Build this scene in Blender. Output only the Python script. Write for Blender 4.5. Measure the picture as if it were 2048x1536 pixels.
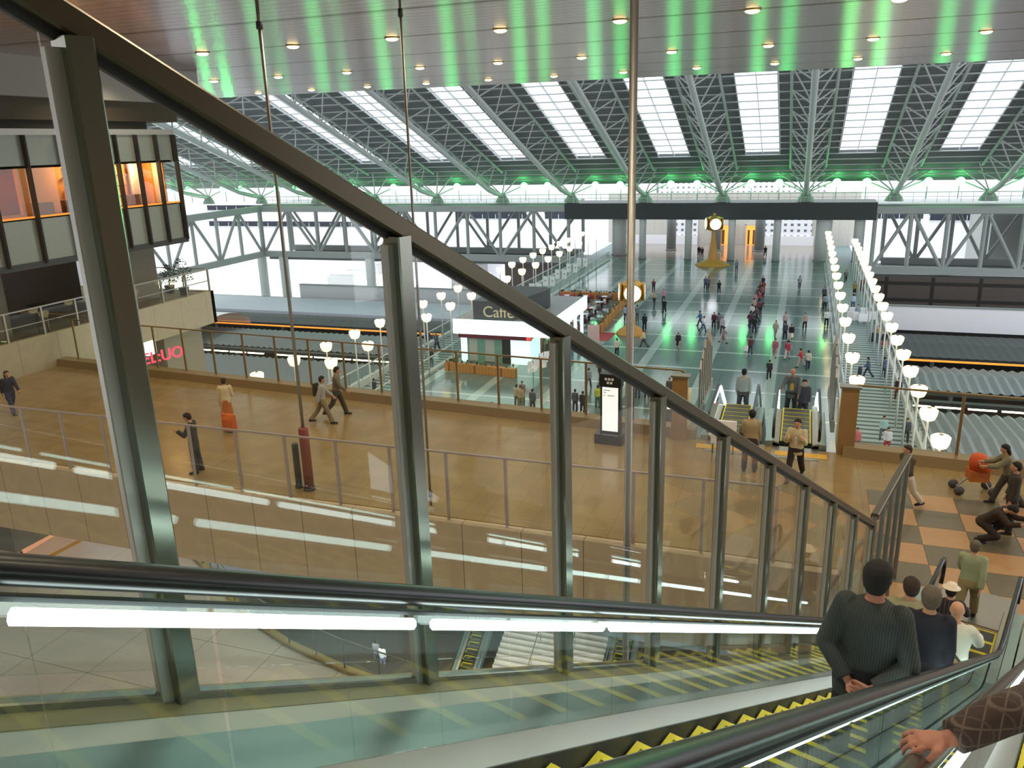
import bpy, bmesh, math, random
import numpy as np
from mathutils import Vector, Matrix
random.seed(7)
PI=math.pi
for o in list(bpy.data.objects): bpy.data.objects.remove(o)
scene=bpy.context.scene
COL=scene.collection
# ------------------------------------------------ camera
F=1620.; CX,CY=1024.,768.
def nrm(v): v=np.array(v,float); return v/np.linalg.norm(v)
_d=nrm((1185-CX,6200-CY,F)); _up=-_d
_Y=np.array((1618-CX,266-CY,F),float); _Y=nrm(_Y-_Y.dot(_up)*_up)
_X=np.cross(_Y,_up)
if _X[0]<0: _X=-_X
R=np.array([_X,_Y,_up]); CAM=np.array([0,0,18.5])
def ray(px,py): return R@np.array([px-CX,py-CY,F])
def onz(px,py,z): r=ray(px,py); return Vector(CAM+r*((z-CAM[2])/r[2]))
def onx(px,py,x): r=ray(px,py); return Vector(CAM+r*(x/r[0]))
def ony(px,py,y): r=ray(px,py); return Vector(CAM+r*(y/r[1]))
cam=bpy.data.cameras.new('camera'); co=bpy.data.objects.new('camera',cam); COL.objects.link(co)
cam.sensor_width=36; cam.sensor_fit='HORIZONTAL'; cam.lens=36*F/2048; cam.clip_start=.05; cam.clip_end=2000
cr=R@np.array([1,0,0]); cu=R@np.array([0,-1,0]); cb=R@np.array([0,0,-1])
co.matrix_world=Matrix(((cr[0],cu[0],cb[0],0),(cr[1],cu[1],cb[1],0),(cr[2],cu[2],cb[2],18.5),(0,0,0,1)))
scene.camera=co
# ------------------------------------------------ world, exposure
scene.view_settings.view_transform='Standard'; scene.view_settings.look='None'
scene.view_settings.gamma=1; scene.view_settings.exposure=0.62
w=bpy.data.worlds.new('overcast_sky'); scene.world=w; w.use_nodes=True
bg=w.node_tree.nodes['Background']; bg.inputs[0].default_value=(.90,.95,1,1); bg.inputs[1].default_value=1.6
LAMP_W=215.0   # warm downlights
# ------------------------------------------------ materials
def srgb(c):
    if isinstance(c,str):
        c=c.lstrip('#'); c=[int(c[i:i+2],16)/255 for i in (0,2,4)]
    return tuple(((x/12.92) if x<=.04045 else ((x+.055)/1.055)**2.4) for x in c)+(1,)
MATS={}
def pm(name,col,rough=.6,metal=0,emit=0,ecol=None,spec=None,noise=0,nscale=8,aniso=0):
    if name in MATS: return MATS[name]
    m=bpy.data.materials.new(name); m.use_nodes=True; nt=m.node_tree; b=nt.nodes['Principled BSDF']
    c=srgb(col); b.inputs['Base Color'].default_value=c; b.inputs['Roughness'].default_value=rough; b.inputs['Metallic'].default_value=metal
    if spec is not None: b.inputs['Specular IOR Level'].default_value=spec
    if emit: b.inputs['Emission Color'].default_value=srgb(ecol or col); b.inputs['Emission Strength'].default_value=emit
    if noise:
        tc=nt.nodes.new('ShaderNodeTexCoord'); nz=nt.nodes.new('ShaderNodeTexNoise'); nz.inputs['Scale'].default_value=nscale
        mx=nt.nodes.new('ShaderNodeMix'); mx.data_type='RGBA'; nt.links.new(tc.outputs['Object'],nz.inputs['Vector'])
        mx.inputs[6].default_value=tuple(x*(1-noise) for x in c[:3])+(1,); mx.inputs[7].default_value=tuple(min(1,x*(1+noise)) for x in c[:3])+(1,)
        nt.links.new(nz.outputs['Fac'],mx.inputs[0]); nt.links.new(mx.outputs[2],b.inputs['Base Color'])
    MATS[name]=m; return m
def mathn(nt,op,a,b=None,c=None):
    n=nt.nodes.new('ShaderNodeMath'); n.operation=op
    for i,v in enumerate((a,b,c)):
        if v is None: continue
        if hasattr(v,'links') or hasattr(v,'is_linked'): nt.links.new(v,n.inputs[i])
        else: n.inputs[i].default_value=v
    return n.outputs[0]
def xyz(nt,kind='Object'):
    tc=nt.nodes.new('ShaderNodeTexCoord'); s=nt.nodes.new('ShaderNodeSeparateXYZ'); nt.links.new(tc.outputs[kind],s.inputs[0]); return s.outputs
def linemask(nt,sock,period,width,off=0):
    t=mathn(nt,'SUBTRACT',sock,off-width/2); t=mathn(nt,'DIVIDE',t,period); t=mathn(nt,'FRACT',t)
    return mathn(nt,'LESS_THAN',t,width/period)
def mixc(nt,fac,a,b):
    mx=nt.nodes.new('ShaderNodeMix'); mx.data_type='RGBA'; nt.links.new(fac,mx.inputs[0])
    for i,v in ((6,a),(7,b)):
        if isinstance(v,tuple): mx.inputs[i].default_value=v
        else: nt.links.new(v,mx.inputs[i])
    return mx.outputs[2]
def linemat(name,base,lines,rough=.5,metal=0,spec=None,noise=.06,nscale=3,bump=0):
    """base colour with line sets [(axis,period,width,offset,colour)]"""
    m=bpy.data.materials.new(name); m.use_nodes=True; nt=m.node_tree; b=nt.nodes['Principled BSDF']
    o=xyz(nt); nz=nt.nodes.new('ShaderNodeTexNoise'); nz.inputs['Scale'].default_value=nscale
    tc=nt.nodes.new('ShaderNodeTexCoord'); nt.links.new(tc.outputs['Object'],nz.inputs['Vector'])
    c=srgb(base); cur=mixc(nt,nz.outputs['Fac'],tuple(x*(1-noise*2) for x in c[:3])+(1,),tuple(min(1,x*(1+noise*2)) for x in c[:3])+(1,))
    for ax,per,wd,off,colr in lines:
        cur=mixc(nt,linemask(nt,o[ax],per,wd,off),cur,srgb(colr))
    nt.links.new(cur,b.inputs['Base Color']); b.inputs['Roughness'].default_value=rough; b.inputs['Metallic'].default_value=metal
    if spec is not None: b.inputs['Specular IOR Level'].default_value=spec
    MATS[name]=m; return m
def glass(name,tint=(1,1,1),ior=1.45,rough=0.0):
    m=bpy.data.materials.new(name); m.use_nodes=True; nt=m.node_tree; nt.nodes.clear()
    out=nt.nodes.new('ShaderNodeOutputMaterial'); t=nt.nodes.new('ShaderNodeBsdfTransparent'); g=nt.nodes.new('ShaderNodeBsdfGlossy')
    t.inputs[0].default_value=tint+(1,); g.inputs['Roughness'].default_value=rough
    lw=nt.nodes.new('ShaderNodeLayerWeight'); lw.inputs[0].default_value=.5; f0=((ior-1)/(ior+1))**2*.9
    fr=mathn(nt,'ADD',mathn(nt,'MULTIPLY',mathn(nt,'POWER',lw.outputs['Facing'],5.0),1-f0),f0); mx=nt.nodes.new('ShaderNodeMixShader')
    nt.links.new(fr,mx.inputs[0]); nt.links.new(t.outputs[0],mx.inputs[1]); nt.links.new(g.outputs[0],mx.inputs[2]); nt.links.new(mx.outputs[0],out.inputs[0])
    MATS[name]=m; return m
STEEL=pm('brushed_steel','#8f8e8a',.42,.85); STEELD=pm('dark_bronze_steel','#85857a',.2,.9); RAILB=pm('bronze_brown_rail','#5a5142',.32,.7); FRAME=pm('grey_frame','#a9a59f',.4,.6)
BLACK=pm('black_rubber','#0b0a0e',.3); DECK=pm('escalator_deck_metal','#8fa3a2',.3,.75); SKIRT=pm('escalator_skirt_metal','#9b978f',.38,.8)
YEL=pm('safety_yellow','#c9bd12',.5); TREAD=linemat('grooved_tread','#4a4d4c',[(0,.03,.012,0,'#202322')],.5,.4)
GLASS=glass('clear_glass',(.975,.985,.97),1.5); GLASST=glass('teal_edge_glass',(.92,.975,.965),1.5); GLASSY=glass('warm_glass',(.97,.975,.93),1.4); SKYG=glass('skylight_glass',(.97,.98,1),1.3)
TUBE=pm('white_light_tube','#ffffff',.5,0,5,'#e6fffb'); WARM=pm('warm_lamp_glow','#fff2c0',.5,0,1.9,'#ffe6a0')
GREEN=pm('green_floodlight_glow','#60ff80',.5,0,6,'#5cff84')
WHITEP=pm('white_steel_paint','#c3c8c6',.45); WHITEB=pm('bright_white_cladding','#f0f0f4',.6); GREYP=pm('grey_steel_paint','#868b8a',.5)
BEIGE=linemat('beige_panel','#ab9c82',[(0,1.5,.02,.3,'#665946')],.6)
BRFLOOR=linemat('bridge_floor_tile','#85704a',[(0,.62,.012,0,'#675638'),(1,.62,.012,0,'#675638')],.22,noise=.16,nscale=1.2)
DARK=pm('dark_recess','#1d1b1a',.8); DGREY=pm('dark_grey_metal','#3b3d3d',.5,.3); MGREY=pm('mid_grey','#6b6f70',.6)
ROOFD=linemat('dark_roof_deck','#7a8081',[(1,1.1,.12,0,'#5a5f60')],.7)
WOOD=linemat('orange_planter_wood','#b9823f',[(0,.3,.02,0,'#7a5226'),(1,.3,.02,0,'#7a5226')],.6); GOLD=pm('gold_paint','#c99a3a',.35,.5)
WOODP=pm('tan_wood_panel','#8a6b40',.5,noise=.2,nscale=3)
LEAF=pm('leaf_green','#3f5a30',.7,noise=.4,nscale=20); LEAFD=pm('dark_leaf','#23372b',.8)
def plaza_mat():
    m=bpy.data.materials.new('plaza_tile'); m.use_nodes=True; nt=m.node_tree; b=nt.nodes['Principled BSDF']; o=xyz(nt)
    nz=nt.nodes.new('ShaderNodeTexNoise'); nz.inputs['Scale'].default_value=.12
    tc=nt.nodes.new('ShaderNodeTexCoord'); nt.links.new(tc.outputs['Object'],nz.inputs['Vector'])
    cur=mixc(nt,nz.outputs['Fac'],srgb('#4d6463'),srgb('#6b8480'))
    cur=mixc(nt,linemask(nt,o[0],.9,.02,0),cur,srgb('#4a5d5b'))
    cur=mixc(nt,linemask(nt,o[1],.9,.02,0),cur,srgb('#4a5d5b'))
    cur=mixc(nt,linemask(nt,o[0],5.3,.75,-1.5),cur,srgb('#93a8a2'))
    cur=mixc(nt,linemask(nt,o[1],5.75,.32,60.7),cur,srgb('#a8bbb5'))
    far=mathn(nt,'GREATER_THAN',o[1],130.5)
    cur=mixc(nt,far,cur,srgb('#8d8478'))
    nt.links.new(cur,b.inputs['Base Color']); b.inputs['Roughness'].default_value=.13; return m
PLAZA=plaza_mat()
def soffit_mat():
    m=bpy.data.materials.new('soffit_panel'); m.use_nodes=True; nt=m.node_tree; b=nt.nodes['Principled BSDF']; o=xyz(nt)
    c=mixc(nt,linemask(nt,o[1],.59,.05,0),srgb('#cabdbf'),srgb('#6f665e'))
    c=mixc(nt,linemask(nt,o[1],5.9,.3,30.3),c,srgb('#6a5028'))
    nt.links.new(c,b.inputs['Base Color']); b.inputs['Metallic'].default_value=.75; b.inputs['Roughness'].default_value=.25
    b.inputs['Anisotropic'].default_value=.95
    cv=nt.nodes.new('ShaderNodeCombineXYZ'); cv.inputs[1].default_value=1; nt.links.new(cv.outputs[0],b.inputs['Tangent'])
    mk=mathn(nt,'MAXIMUM',linemask(nt,o[1],5.9,.3,30.3),linemask(nt,o[1],.59,.05,0)); nt.links.new(mathn(nt,'SUBTRACT',.66,mathn(nt,'MULTIPLY',mk,.6)),b.inputs['Metallic'])
    return m
SOFFIT=soffit_mat()
# ------------------------------------------------ mesh helpers
class MB:
    def __init__(s): s.v=[]; s.f=[]; s.mi=[]
    def add(s,v,f,mi=0):
        n=len(s.v); s.v+= [tuple(p) for p in v]; s.f+=[tuple(i+n for i in q) for q in f]; s.mi+=[mi]*len(f); return s
    def hexa(s,p,mi=0): # 8 pts bottom4, top4
        return s.add(p,[(3,2,1,0),(4,5,6,7),(0,1,5,4),(1,2,6,5),(2,3,7,6),(3,0,4,7)],mi)
    def box(s,a,b,mi=0):
        x0,x1=sorted((a[0],b[0])); y0,y1=sorted((a[1],b[1])); z0,z1=sorted((a[2],b[2]))
        return s.hexa([(x0,y0,z0),(x1,y0,z0),(x1,y1,z0),(x0,y1,z0),(x0,y0,z1),(x1,y0,z1),(x1,y1,z1),(x0,y1,z1)],mi)
    def beam(s,p,q,w,h,up=(0,0,1),mi=0,c=.12): # chamfered rectangular bar p->q
        p=Vector(p); q=Vector(q); d=(q-p).normalized(); sd=d.cross(Vector(up)); 
        if sd.length<1e-4: sd=Vector((1,0,0))
        sd.normalize(); u=sd.cross(d)
        k=min(w,h)*c
        sec=[(-w/2+k,-h/2),(w/2-k,-h/2),(w/2,-h/2+k),(w/2,h/2-k),(w/2-k,h/2),(-w/2+k,h/2),(-w/2,h/2-k),(-w/2,-h/2+k)]
        n=8; v=[p+sd*a+u*b for a,b in sec]+[q+sd*a+u*b for a,b in sec]
        return s.add(v,[(i,(i+1)%n,n+(i+1)%n,n+i) for i in range(n)]+[tuple(range(n-1,-1,-1)),tuple(range(n,2*n))],mi)
    def tube(s,pts,r,n=8,mi=0,caps=True):
        pts=[Vector(p) for p in pts]; rs=r if isinstance(r,(list,tuple)) else [r]*len(pts)
        v=[];f=[]; prev=None
        for i,p in enumerate(pts):
            d=((pts[min(i+1,len(pts)-1)]-pts[max(i-1,0)])).normalized()
            if prev is None:
                a=d.cross(Vector((0,0,1))); 
                if a.length<1e-3: a=Vector((1,0,0))
                a.normalize()
            else:
                a=prev-d*prev.dot(d); a.normalize()
            prev=a; b=d.cross(a)
            for k in range(n):
                t=2*PI*k/n; v.append(p+(a*math.cos(t)+b*math.sin(t))*rs[i])
        for i in range(len(pts)-1):
            for k in range(n): f.append((i*n+k,i*n+(k+1)%n,(i+1)*n+(k+1)%n,(i+1)*n+k))
        if caps: f.append(tuple(range(n-1,-1,-1))); f.append(tuple(range((len(pts)-1)*n,len(pts)*n)))
        return s.add(v,f,mi)
    def loft(s,rings,n=12,mi=0): # rings: (center, ux, uy) vectors for radii
        v=[];f=[]
        for c,a,b in rings:
            c=Vector(c);a=Vector(a);b=Vector(b)
            for k in range(n): t=2*PI*k/n; v.append(c+a*math.cos(t)+b*math.sin(t))
        m=len(rings)
        for i in range(m-1):
            for k in range(n): f.append((i*n+k,i*n+(k+1)%n,(i+1)*n+(k+1)%n,(i+1)*n+k))
        f.append(tuple(range(n-1,-1,-1))); f.append(tuple(range((m-1)*n,m*n)))
        return s.add(v,f,mi)
    def ball(s,c,r,n=10,m=7,sc=(1,1,1),mi=0):
        c=Vector(c); rings=[]
        for i in range(m+1):
            t=-PI/2+PI*i/m; t=max(-1.45,min(1.45,t)); rr=r*math.cos(t)
            rings.append((c+Vector((0,0,r*sc[2]*math.sin(t))),(rr*sc[0],0,0),(0,rr*sc[1],0)))
        return s.loft(rings,n,mi)
    def build(s,name,mats,parent=None,smooth=False,loc=None):
        me=bpy.data.meshes.new(name); me.from_pydata(s.v,[],s.f)
        if not isinstance(mats,(list,tuple)): mats=[mats]
        for m in mats: me.materials.append(m)
        me.polygons.foreach_set('material_index',s.mi)
        if smooth: me.polygons.foreach_set('use_smooth',[True]*len(s.f))
        me.update(); o=bpy.data.objects.new(name,me); COL.objects.link(o)
        if parent: o.parent=parent
        if loc is not None: o.location=loc
        return o
def E_(name,loc=(0,0,0),rz=0):
    o=bpy.data.objects.new(name,None); COL.objects.link(o); o.location=loc; o.rotation_euler=(0,0,rz); o.empty_display_size=.1; return o
def tag(o,label,cat,group=None,kind=None):
    if label: o['label']=label
    if cat: o['category']=cat
    if group: o['group']=group
    if kind: o['kind']=kind
    return o
def struct(o): o['kind']='structure'; return o
def copy_tree(o,parent=None):
    c=o.copy(); COL.objects.link(c)
    for k in list(c.keys()):
        if parent is not None and k in('label','category','group'): pass
    if parent: c.parent=parent; c.matrix_parent_inverse=o.matrix_parent_inverse.copy()
    for ch in list(o.children): copy_tree(ch,c)
    return c
def lamp(name,kind,loc,energy,col=(1,1,1),size=.3,rot=(0,0,0),parent=None,spot=None):
    l=bpy.data.lights.new(name,kind); l.energy=energy; l.color=col
    if kind=='AREA': l.size=size
    elif kind in('POINT','SPOT'): l.shadow_soft_size=size
    if spot: l.spot_size=spot; l.spot_blend=.6
    o=bpy.data.objects.new(name,l); COL.objects.link(o); o.location=loc; o.rotation_euler=rot
    if parent: o.parent=parent
    return o
def textobj(name,s,size,mat,parent,loc,rot,ext=.01,align='LEFT'):
    cu=bpy.data.curves.new(name,'FONT'); cu.body=s; cu.size=size; cu.extrude=ext; cu.align_x=align
    t=bpy.data.objects.new(name,cu); COL.objects.link(t)
    dg=bpy.context.evaluated_depsgraph_get(); me=bpy.data.meshes.new_from_object(t.evaluated_get(dg))
    bpy.data.objects.remove(t); me.materials.clear(); me.materials.append(mat)
    o=bpy.data.objects.new(name,me); COL.objects.link(o); o.parent=parent; o.location=loc; o.rotation_euler=rot; return o
#SECTION_STRUCT
# ------------------------------------------------ large structure
Zs=22.5; BZ=9.8
m=MB(); m.hexa([(-75,-14,Zs),(30,-14,Zs),(30,62.5,Zs),(-75,53,Zs),(-75,-14,Zs+.6),(30,-14,Zs+.6),(30,62.5,Zs+.6),(-75,53,Zs+.6)])
struct(m.build('ceiling',SOFFIT))
m=MB(); m.hexa([(-75,53,Zs+.6),(30,62.5,Zs+.6),(30,63,Zs+.6),(-75,53.5,Zs+.6),(-75,53,Zs+12),(30,62.5,Zs+12),(30,63,Zs+12),(-75,53.5,Zs+12)])
struct(m.build('trim_1',MGREY))
m=MB(); m.box((-60,-14.5,-1),(31,-14,Zs)); struct(m.build('wall_back_unseen',pm('warm_grey_wall','#8f8678',.8)))  # unseen wall added behind the camera to hold back sky light
m=MB(); m.box((16,-14,-1),(16.5,11,Zs)); struct(m.build('wall_right_unseen',MATS['warm_grey_wall']))  # unseen wall added to keep bright sky out of the glass reflections
# plaza and terraces
m=MB(); m.box((-28.9,36,-.5),(3.6,150,0)); struct(m.build('floor',PLAZA))
STRIPE=linemat('stair_nosing_paving','#8fa5a4',[(1,.8,.32,0,'#4c5c5e')],.5)
for i,(x0,x1) in enumerate(((3.6,7.84),(-33.2,-28.9))):
    m=MB()
    for k in range(52):
        m.box((x0,36+k*.8,-.5),(x1,36+k*.8+.8,-.62+.012*k))
    m.box((x0,77.6,-.5),(x1,150,0)); struct(m.build('floor_%d'%(i+2),STRIPE))
# lower concourse with curved void edge
curve=[(-27.5,34),(-27,28),(-25.3,27),(-23.2,25.6),(-20.3,23.8),(-17.7,22.75),(-14.8,22),(-10,21.2),(-4,20.7),(12,20.5)]
poly=[(-60,-14),(12,-14)]+curve[::-1]+[(-60,34)]
LOWT=linemat('concourse_tile','#cfc8c2',[(0,3.0,.03,0,'#8f7e72'),(1,3.0,.03,1,'#8f7e72'),(0,.6,.008,0,'#b1a79b'),(1,.6,.008,0,'#b1a79b')],.35,noise=.1,nscale=.3)
m=MB(); n=len(poly); m.add([(x,y,0) for x,y in poly]+[(x,y,-.8) for x,y in poly],[tuple(range(n)),tuple(range(2*n-1,n-1,-1))]+[(i,(i+n),(i+1)%n+n,(i+1)%n) for i in range(n)])
struct(m.build('floor_4',LOWT))
m=MB(); m.box((-60,20,-13.4),(20,70,-13)); struct(m.build('floor_5',linemat('lower_street_paving','#9a968f',[(1,6,1.6,0,'#6f6e6c')],.5)))
m=MB(); m.box((-60,36.2,-13),(-33.3,37,0)); m.box((-33.3,34.2,-5.0),(20,36,0)); struct(m.build('wall_plaza_underside',MGREY))
# bridge
def fe(x): return 24.3-.075*(x+13)   # far edge line
m=MB(); m.hexa([(-70,16.4,BZ-.5),(1.2,16.4,BZ-.5),(1.2,fe(1.2),BZ-.5),(-70,fe(-70),BZ-.5),(-70,16.4,BZ),(1.2,16.4,BZ),(1.2,fe(1.2),BZ),(-70,fe(-70),BZ)])
m.hexa([(1.2,15.4,BZ-.5),(14,11.4,BZ-.5),(14,fe(14),BZ-.5),(1.2,fe(1.2),BZ-.5),(1.2,15.4,BZ),(14,11.4,BZ),(14,fe(14),BZ),(1.2,fe(1.2),BZ)])
struct(m.build('floor_6',BRFLOOR))
m=MB(); m.box((-70,16.15,7.55),(1.2,16.4,BZ-.02)); struct(m.build('wall_bridge_side',BEIGE))
KERB=pm('bridge_kerb_stone','#7a6540',.35)
m=MB(); m.hexa([(-70,fe(-70)-.3,BZ),(-2.6,fe(-2.6)-.3,BZ),(-2.6,fe(-2.6)+.3,BZ),(-70,fe(-70)+.3,BZ),(-70,fe(-70)-.2,BZ+.28),(-2.6,fe(-2.6)-.2,BZ+.28),(-2.6,fe(-2.6)+.3,BZ+.28),(-70,fe(-70)+.3,BZ+.28)])
m.hexa([(1.5,fe(1.5)-.3,BZ),(14,fe(14)-.3,BZ),(14,fe(14)+.3,BZ),(1.5,fe(1.5)+.3,BZ),(1.5,fe(1.5)-.2,BZ+.28),(14,fe(14)-.2,BZ+.28),(14,fe(14)+.3,BZ+.28),(1.5,fe(1.5)+.3,BZ+.28)])
struct(m.build('trim_2',KERB))
# checker stone paving patch at the bridge end
PT=pm('dark_stone_slab','#5a5340',.35,noise=.15); PL=pm('pink_stone_slab','#9c7850',.35,noise=.15)
m=MB()
for i in range(7):
    for j in range(6):
        m.box((2.0+i*.98,15.2+j*.93,BZ+.001),(2.0+(i+1)*.98-.01,15.2+(j+1)*.93-.01,BZ+.012),0 if (i+j)%2 else 1)
struct(m.build('trim_3',[PT,PL]))
# tactile paving on bridge at the escalator head
m=MB()
for x0,x1 in ((-2.5,-1.2),(-.3,1.1)): m.box((x0,22.6,BZ+.001),(x1,22.95,BZ+.015))
struct(m.build('trim_4',pm('tactile_yellow','#c79a33',.6)))
m=MB(); a=onz(90,1118,0); b=onz(197,1062,0); d=(b-a); m.beam(a+Vector((0,0,.01)),b+Vector((0,0,.01)),.3,.02); struct(m.build('trim_5',MATS['tactile_yellow']))
#SECTION_ESC
# ------------------------------------------------ escalators
AZ=Vector((.3006,.9538,0)); RZ=Vector((.9538,-.3006,0)); C0=Vector((0,0,18.5)); SL=.555
def make_escalator(label,org,a,r,zf,s0,s1,L1,L2,segs=True,glassm=None,pitch=.4,lip=1.2,steps=(0,1),hr=.85,outer=None,strips=None,group=None,dk=0,yw=.04):
    a=Vector(a); r=Vector(r); org=Vector(org)
    root=E_('escalator',org+a*s0); tag(root,label,'escalator',group); off=-(org+a*s0)
    def P(s,L,h): return org+a*s+r*L+Vector((0,0,zf(s)+h-org.z))+off
    def path(L,h,x0,x1,st=.5):
        n=max(2,int((x1-x0)/st)); return [P(x0+(x1-x0)*i/n,L,h) for i in range(n+1)]
    up=Vector((0,0,1))
    for L in (L1,L2):
        # handrail with end newels
        pts=path(L,hr,s0,s1,.35)
        e=[P(s1,L,hr-.0)+a*(.3*math.sin(t))-up*(.3-.3*math.cos(t)) for t in (.5,1.0,1.57,2.1,2.6)]
        b0=[P(s0,L,hr)-a*(.3*math.sin(t))-up*(.3-.3*math.cos(t)) for t in (2.6,2.1,1.57,1.0,.5)]
        mb=MB(); allp=b0+pts+e; rings=[]
        for i,p in enumerate(allp):
            d=(allp[min(i+1,len(allp)-1)]-allp[max(i-1,0)]).normalized(); nn=r.cross(d).normalized(); rings.append((p-Vector((0,0,.018)),r*.042,nn*.036))
        mb.loft(rings,10); mb.build('handrail',BLACK,root,True)
        # metal rail under handrail
        mb=MB(); q=path(L,hr-.088,s0,s1,.5)
        for p1,p2 in zip(q,q[1:]): mb.beam(p1,p2,.03,.014)
        mb.build('handrail_base',DGREY,root)
        # glass panels
        ns=max(1,int((s1-s0)/1.25)); 
        for k in range(ns):
            x0=s0+(s1-s0)*k/ns+.008; x1=s0+(s1-s0)*(k+1)/ns-.008; mb=MB()
            for i in range(3):
                y0=x0+(x1-x0)*i/3; y1=x0+(x1-x0)*(i+1)/3
                A=P(y0,L,.17+dk);B=P(y1,L,.17+dk);Cc=P(y1,L,hr-.06);D=P(y0,L,hr-.06); t=r*.005
                mb.hexa([A-t,B-t,B+t,A+t,D-t,Cc-t,Cc+t,D+t])
            mb.build('glass_panel',glassm or GLASST,root)
        sgn=1 if L==L1 else -1
        # inner deck, skirt, outer deck
        mb=MB(); q0=path(L,.17+dk,s0,s1,.5); q1=path(L+sgn*.16,.13+dk,s0,s1,.5); q2=path(L+sgn*.165,-.15,s0,s1,.5)
        for i in range(len(q0)-1):
            mb.hexa([q0[i]-up*.05,q0[i+1]-up*.05,q1[i+1]-up*.05,q1[i]-up*.05,q0[i],q0[i+1],q1[i+1],q1[i]])
        mb.build('inner_deck',SKIRT,root)
        mb=MB()
        for i in range(len(q0)-1):
            t=r*(sgn*.01); A,B,Cc,D=q2[i],q2[i+1],q1[i+1],q1[i]
            mb.hexa([A,B,B+t,A+t,D,Cc,Cc+t,D+t])
        mb.build('skirt_panel',DGREY,root)
        mb=MB(); wd=(outer or {}).get(L,.22); q3=path(L-sgn*wd,.15+dk,s0,s1,.5); q4=path(L-sgn*.01,.16+dk,s0,s1,.5)
        for i in range(len(q3)-1):
            mb.hexa([q3[i]-up*.45,q3[i+1]-up*.45,q4[i+1]-up*.45,q4[i]-up*.45,q3[i],q3[i+1],q4[i+1],q4[i]])
        mb.build('outer_deck',DECK,root)
        # light strips
        if strips:
            for (x0,x1) in strips:
                mb=MB(); mb.tube(path(L+sgn*.035,hr-.125,x0,x1,.6),.021,8); mb.build('light_strip',TUBE,root,True)
    # comb floor plates
    for (x0,x1) in ((s0-.9,s0+.02),(s1-.3,s1+1.0)):
        zz=zf(s0 if x0<s0 else s1)
        mb=MB(); A=[org+a*x+r*L+Vector((0,0,zz-org.z))+off for x,L in ((x0,L1-.02),(x1,L1-.02),(x1,L2+.02),(x0,L2+.02))]
        mb.hexa([p-up*.06 for p in A]+[p+up*.01 for p in A]); mb.build('floor_plate',STEEL,root)
    # steps
    k=0; x=steps[0]
    proto=None
    while x<steps[1] and k<64:
        z0=max(zf(x),zf(x+pitch)) if lip>0 else zf(x)
        z1=z0-abs(zf(x+pitch)-zf(x))-.02
        la,lb=L1+.185,L2-.185
        org0=org+a*x+Vector((0,0,z0-org.z))+off
        mb=MB(); 
        def bx(u0,u1,l0,l1,h0,h1,mi):
            A=[a*u+r*l for u,l in ((u0,l0),(u1,l0),(u1,l1),(u0,l1))]
            mb.hexa([p+up*h0 for p in A]+[p+up*h1 for p in A],mi)
        bx(0,pitch,la,lb,-.24,-.012,0)
        bx(.045,pitch-.045,la+.045,lb-.045,-.013,0,0)
        bx(0,yw if yw>.03 else .001,la,lb,-.013,.002,1); bx(pitch-yw,pitch,la,lb,-.013,.002,1)
        bx(0,pitch,la,la+.04,-.013,.003,1); bx(0,pitch,lb-.04,lb,-.013,.003,1)
        bx(-.003 if lip<0 else pitch-.001,.0 if lip<0 else pitch+.003,la,lb,-.24,-.2,1)
        if proto is None: proto=mb.build('step',[TREAD,YEL],root,loc=org0)
        else:
            o=bpy.data.objects.new('step',proto.data); COL.objects.link(o); o.parent=root; o.location=org0
        x+=pitch; k+=1
    # truss casing
    mb=MB(); q=path(L1-.02,-.28,s0,s1,.5); p2=path(L2+.02,-.28,s0,s1,.5)
    for i in range(len(q)-1): mb.hexa([q[i]-up*.7,q[i+1]-up*.7,p2[i+1]-up*.7,p2[i]-up*.7,q[i],q[i+1],p2[i+1],p2[i]])
    mb.build('truss_casing',DGREY,root)
    return root
BT=(18.5-1.5-BZ)/SL   # s where step line meets the bridge floor
def zmain(s):
    z=18.5-1.5-SL*s; k=.25
    d=z-BZ; return BZ+ (d+math.sqrt(d*d+k*k*.3))/2 if d>-4 else BZ
ST=[(-.9,-.3),(-.27,.3),(.57,1.17),(1.18,1.77),(1.88,2.49),(2.5,3.08),(3.18,3.80),(3.84,4.42),(4.46,5.08),(5.1,5.68),(5.76,6.38),(6.4,6.97),(7.05,7.7),(7.72,8.3),(8.4,9.0),(9.02,9.6),(9.7,10.3),(10.32,10.9),(11.0,11.6),(11.62,12.2)]
DECKO={-1.86:.36,-.605:.15}
e1=make_escalator('left descending escalator with lit glass balustrades and dark-shirted man riding',C0,AZ,RZ,zmain,-1.6,15.6,-1.86,-.605,steps=(-1.2,15.2),outer=DECKO,strips=ST,hr=.98,dk=.13)
e2=make_escalator('near escalator at lower right with plaid-sleeved rider holding its handrail',C0,AZ,RZ,zmain,-1.6,15.3,-.26,1.0,steps=(-1.2,15.0),outer={-.26:.17,1.0:.3},strips=ST,hr=.98,dk=.13)
# bridge-to-plaza escalators
def zdown(s):
    z=BZ-max(0,s-3.0)*.577; return max(0,z)
for x0,lab in ((-1.6,'left of the two bridge-to-plaza escalators, grey-shirted man on it'),(.25,'right of the two bridge-to-plaza escalators, suited man arriving on it')):
    make_escalator(lab,(0,fe(0)+.3,BZ),(0,1,0),(1,0,0),zdown,-.3,20.5,x0-.62,x0+.62,steps=(.2,19),lip=1,strips=[(1+i*.9,1.8+i*.9) for i in range(9)],hr=.9,yw=.025)
def zup(s): return -13+min(8,max(0,s)*.577)
for x0,lab in ((-17.3,'narrow escalator left of the wide stairs, seen below the sill'),(-8.3,'escalator on the right side of the wide lower stairs')):
    make_escalator(lab,(0,36.5,-13),(0,1,0),(1,0,0),zup,-.3,14.5,x0-.62,x0+.62,steps=(0,14),lip=-1,hr=.9,yw=.025)
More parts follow.
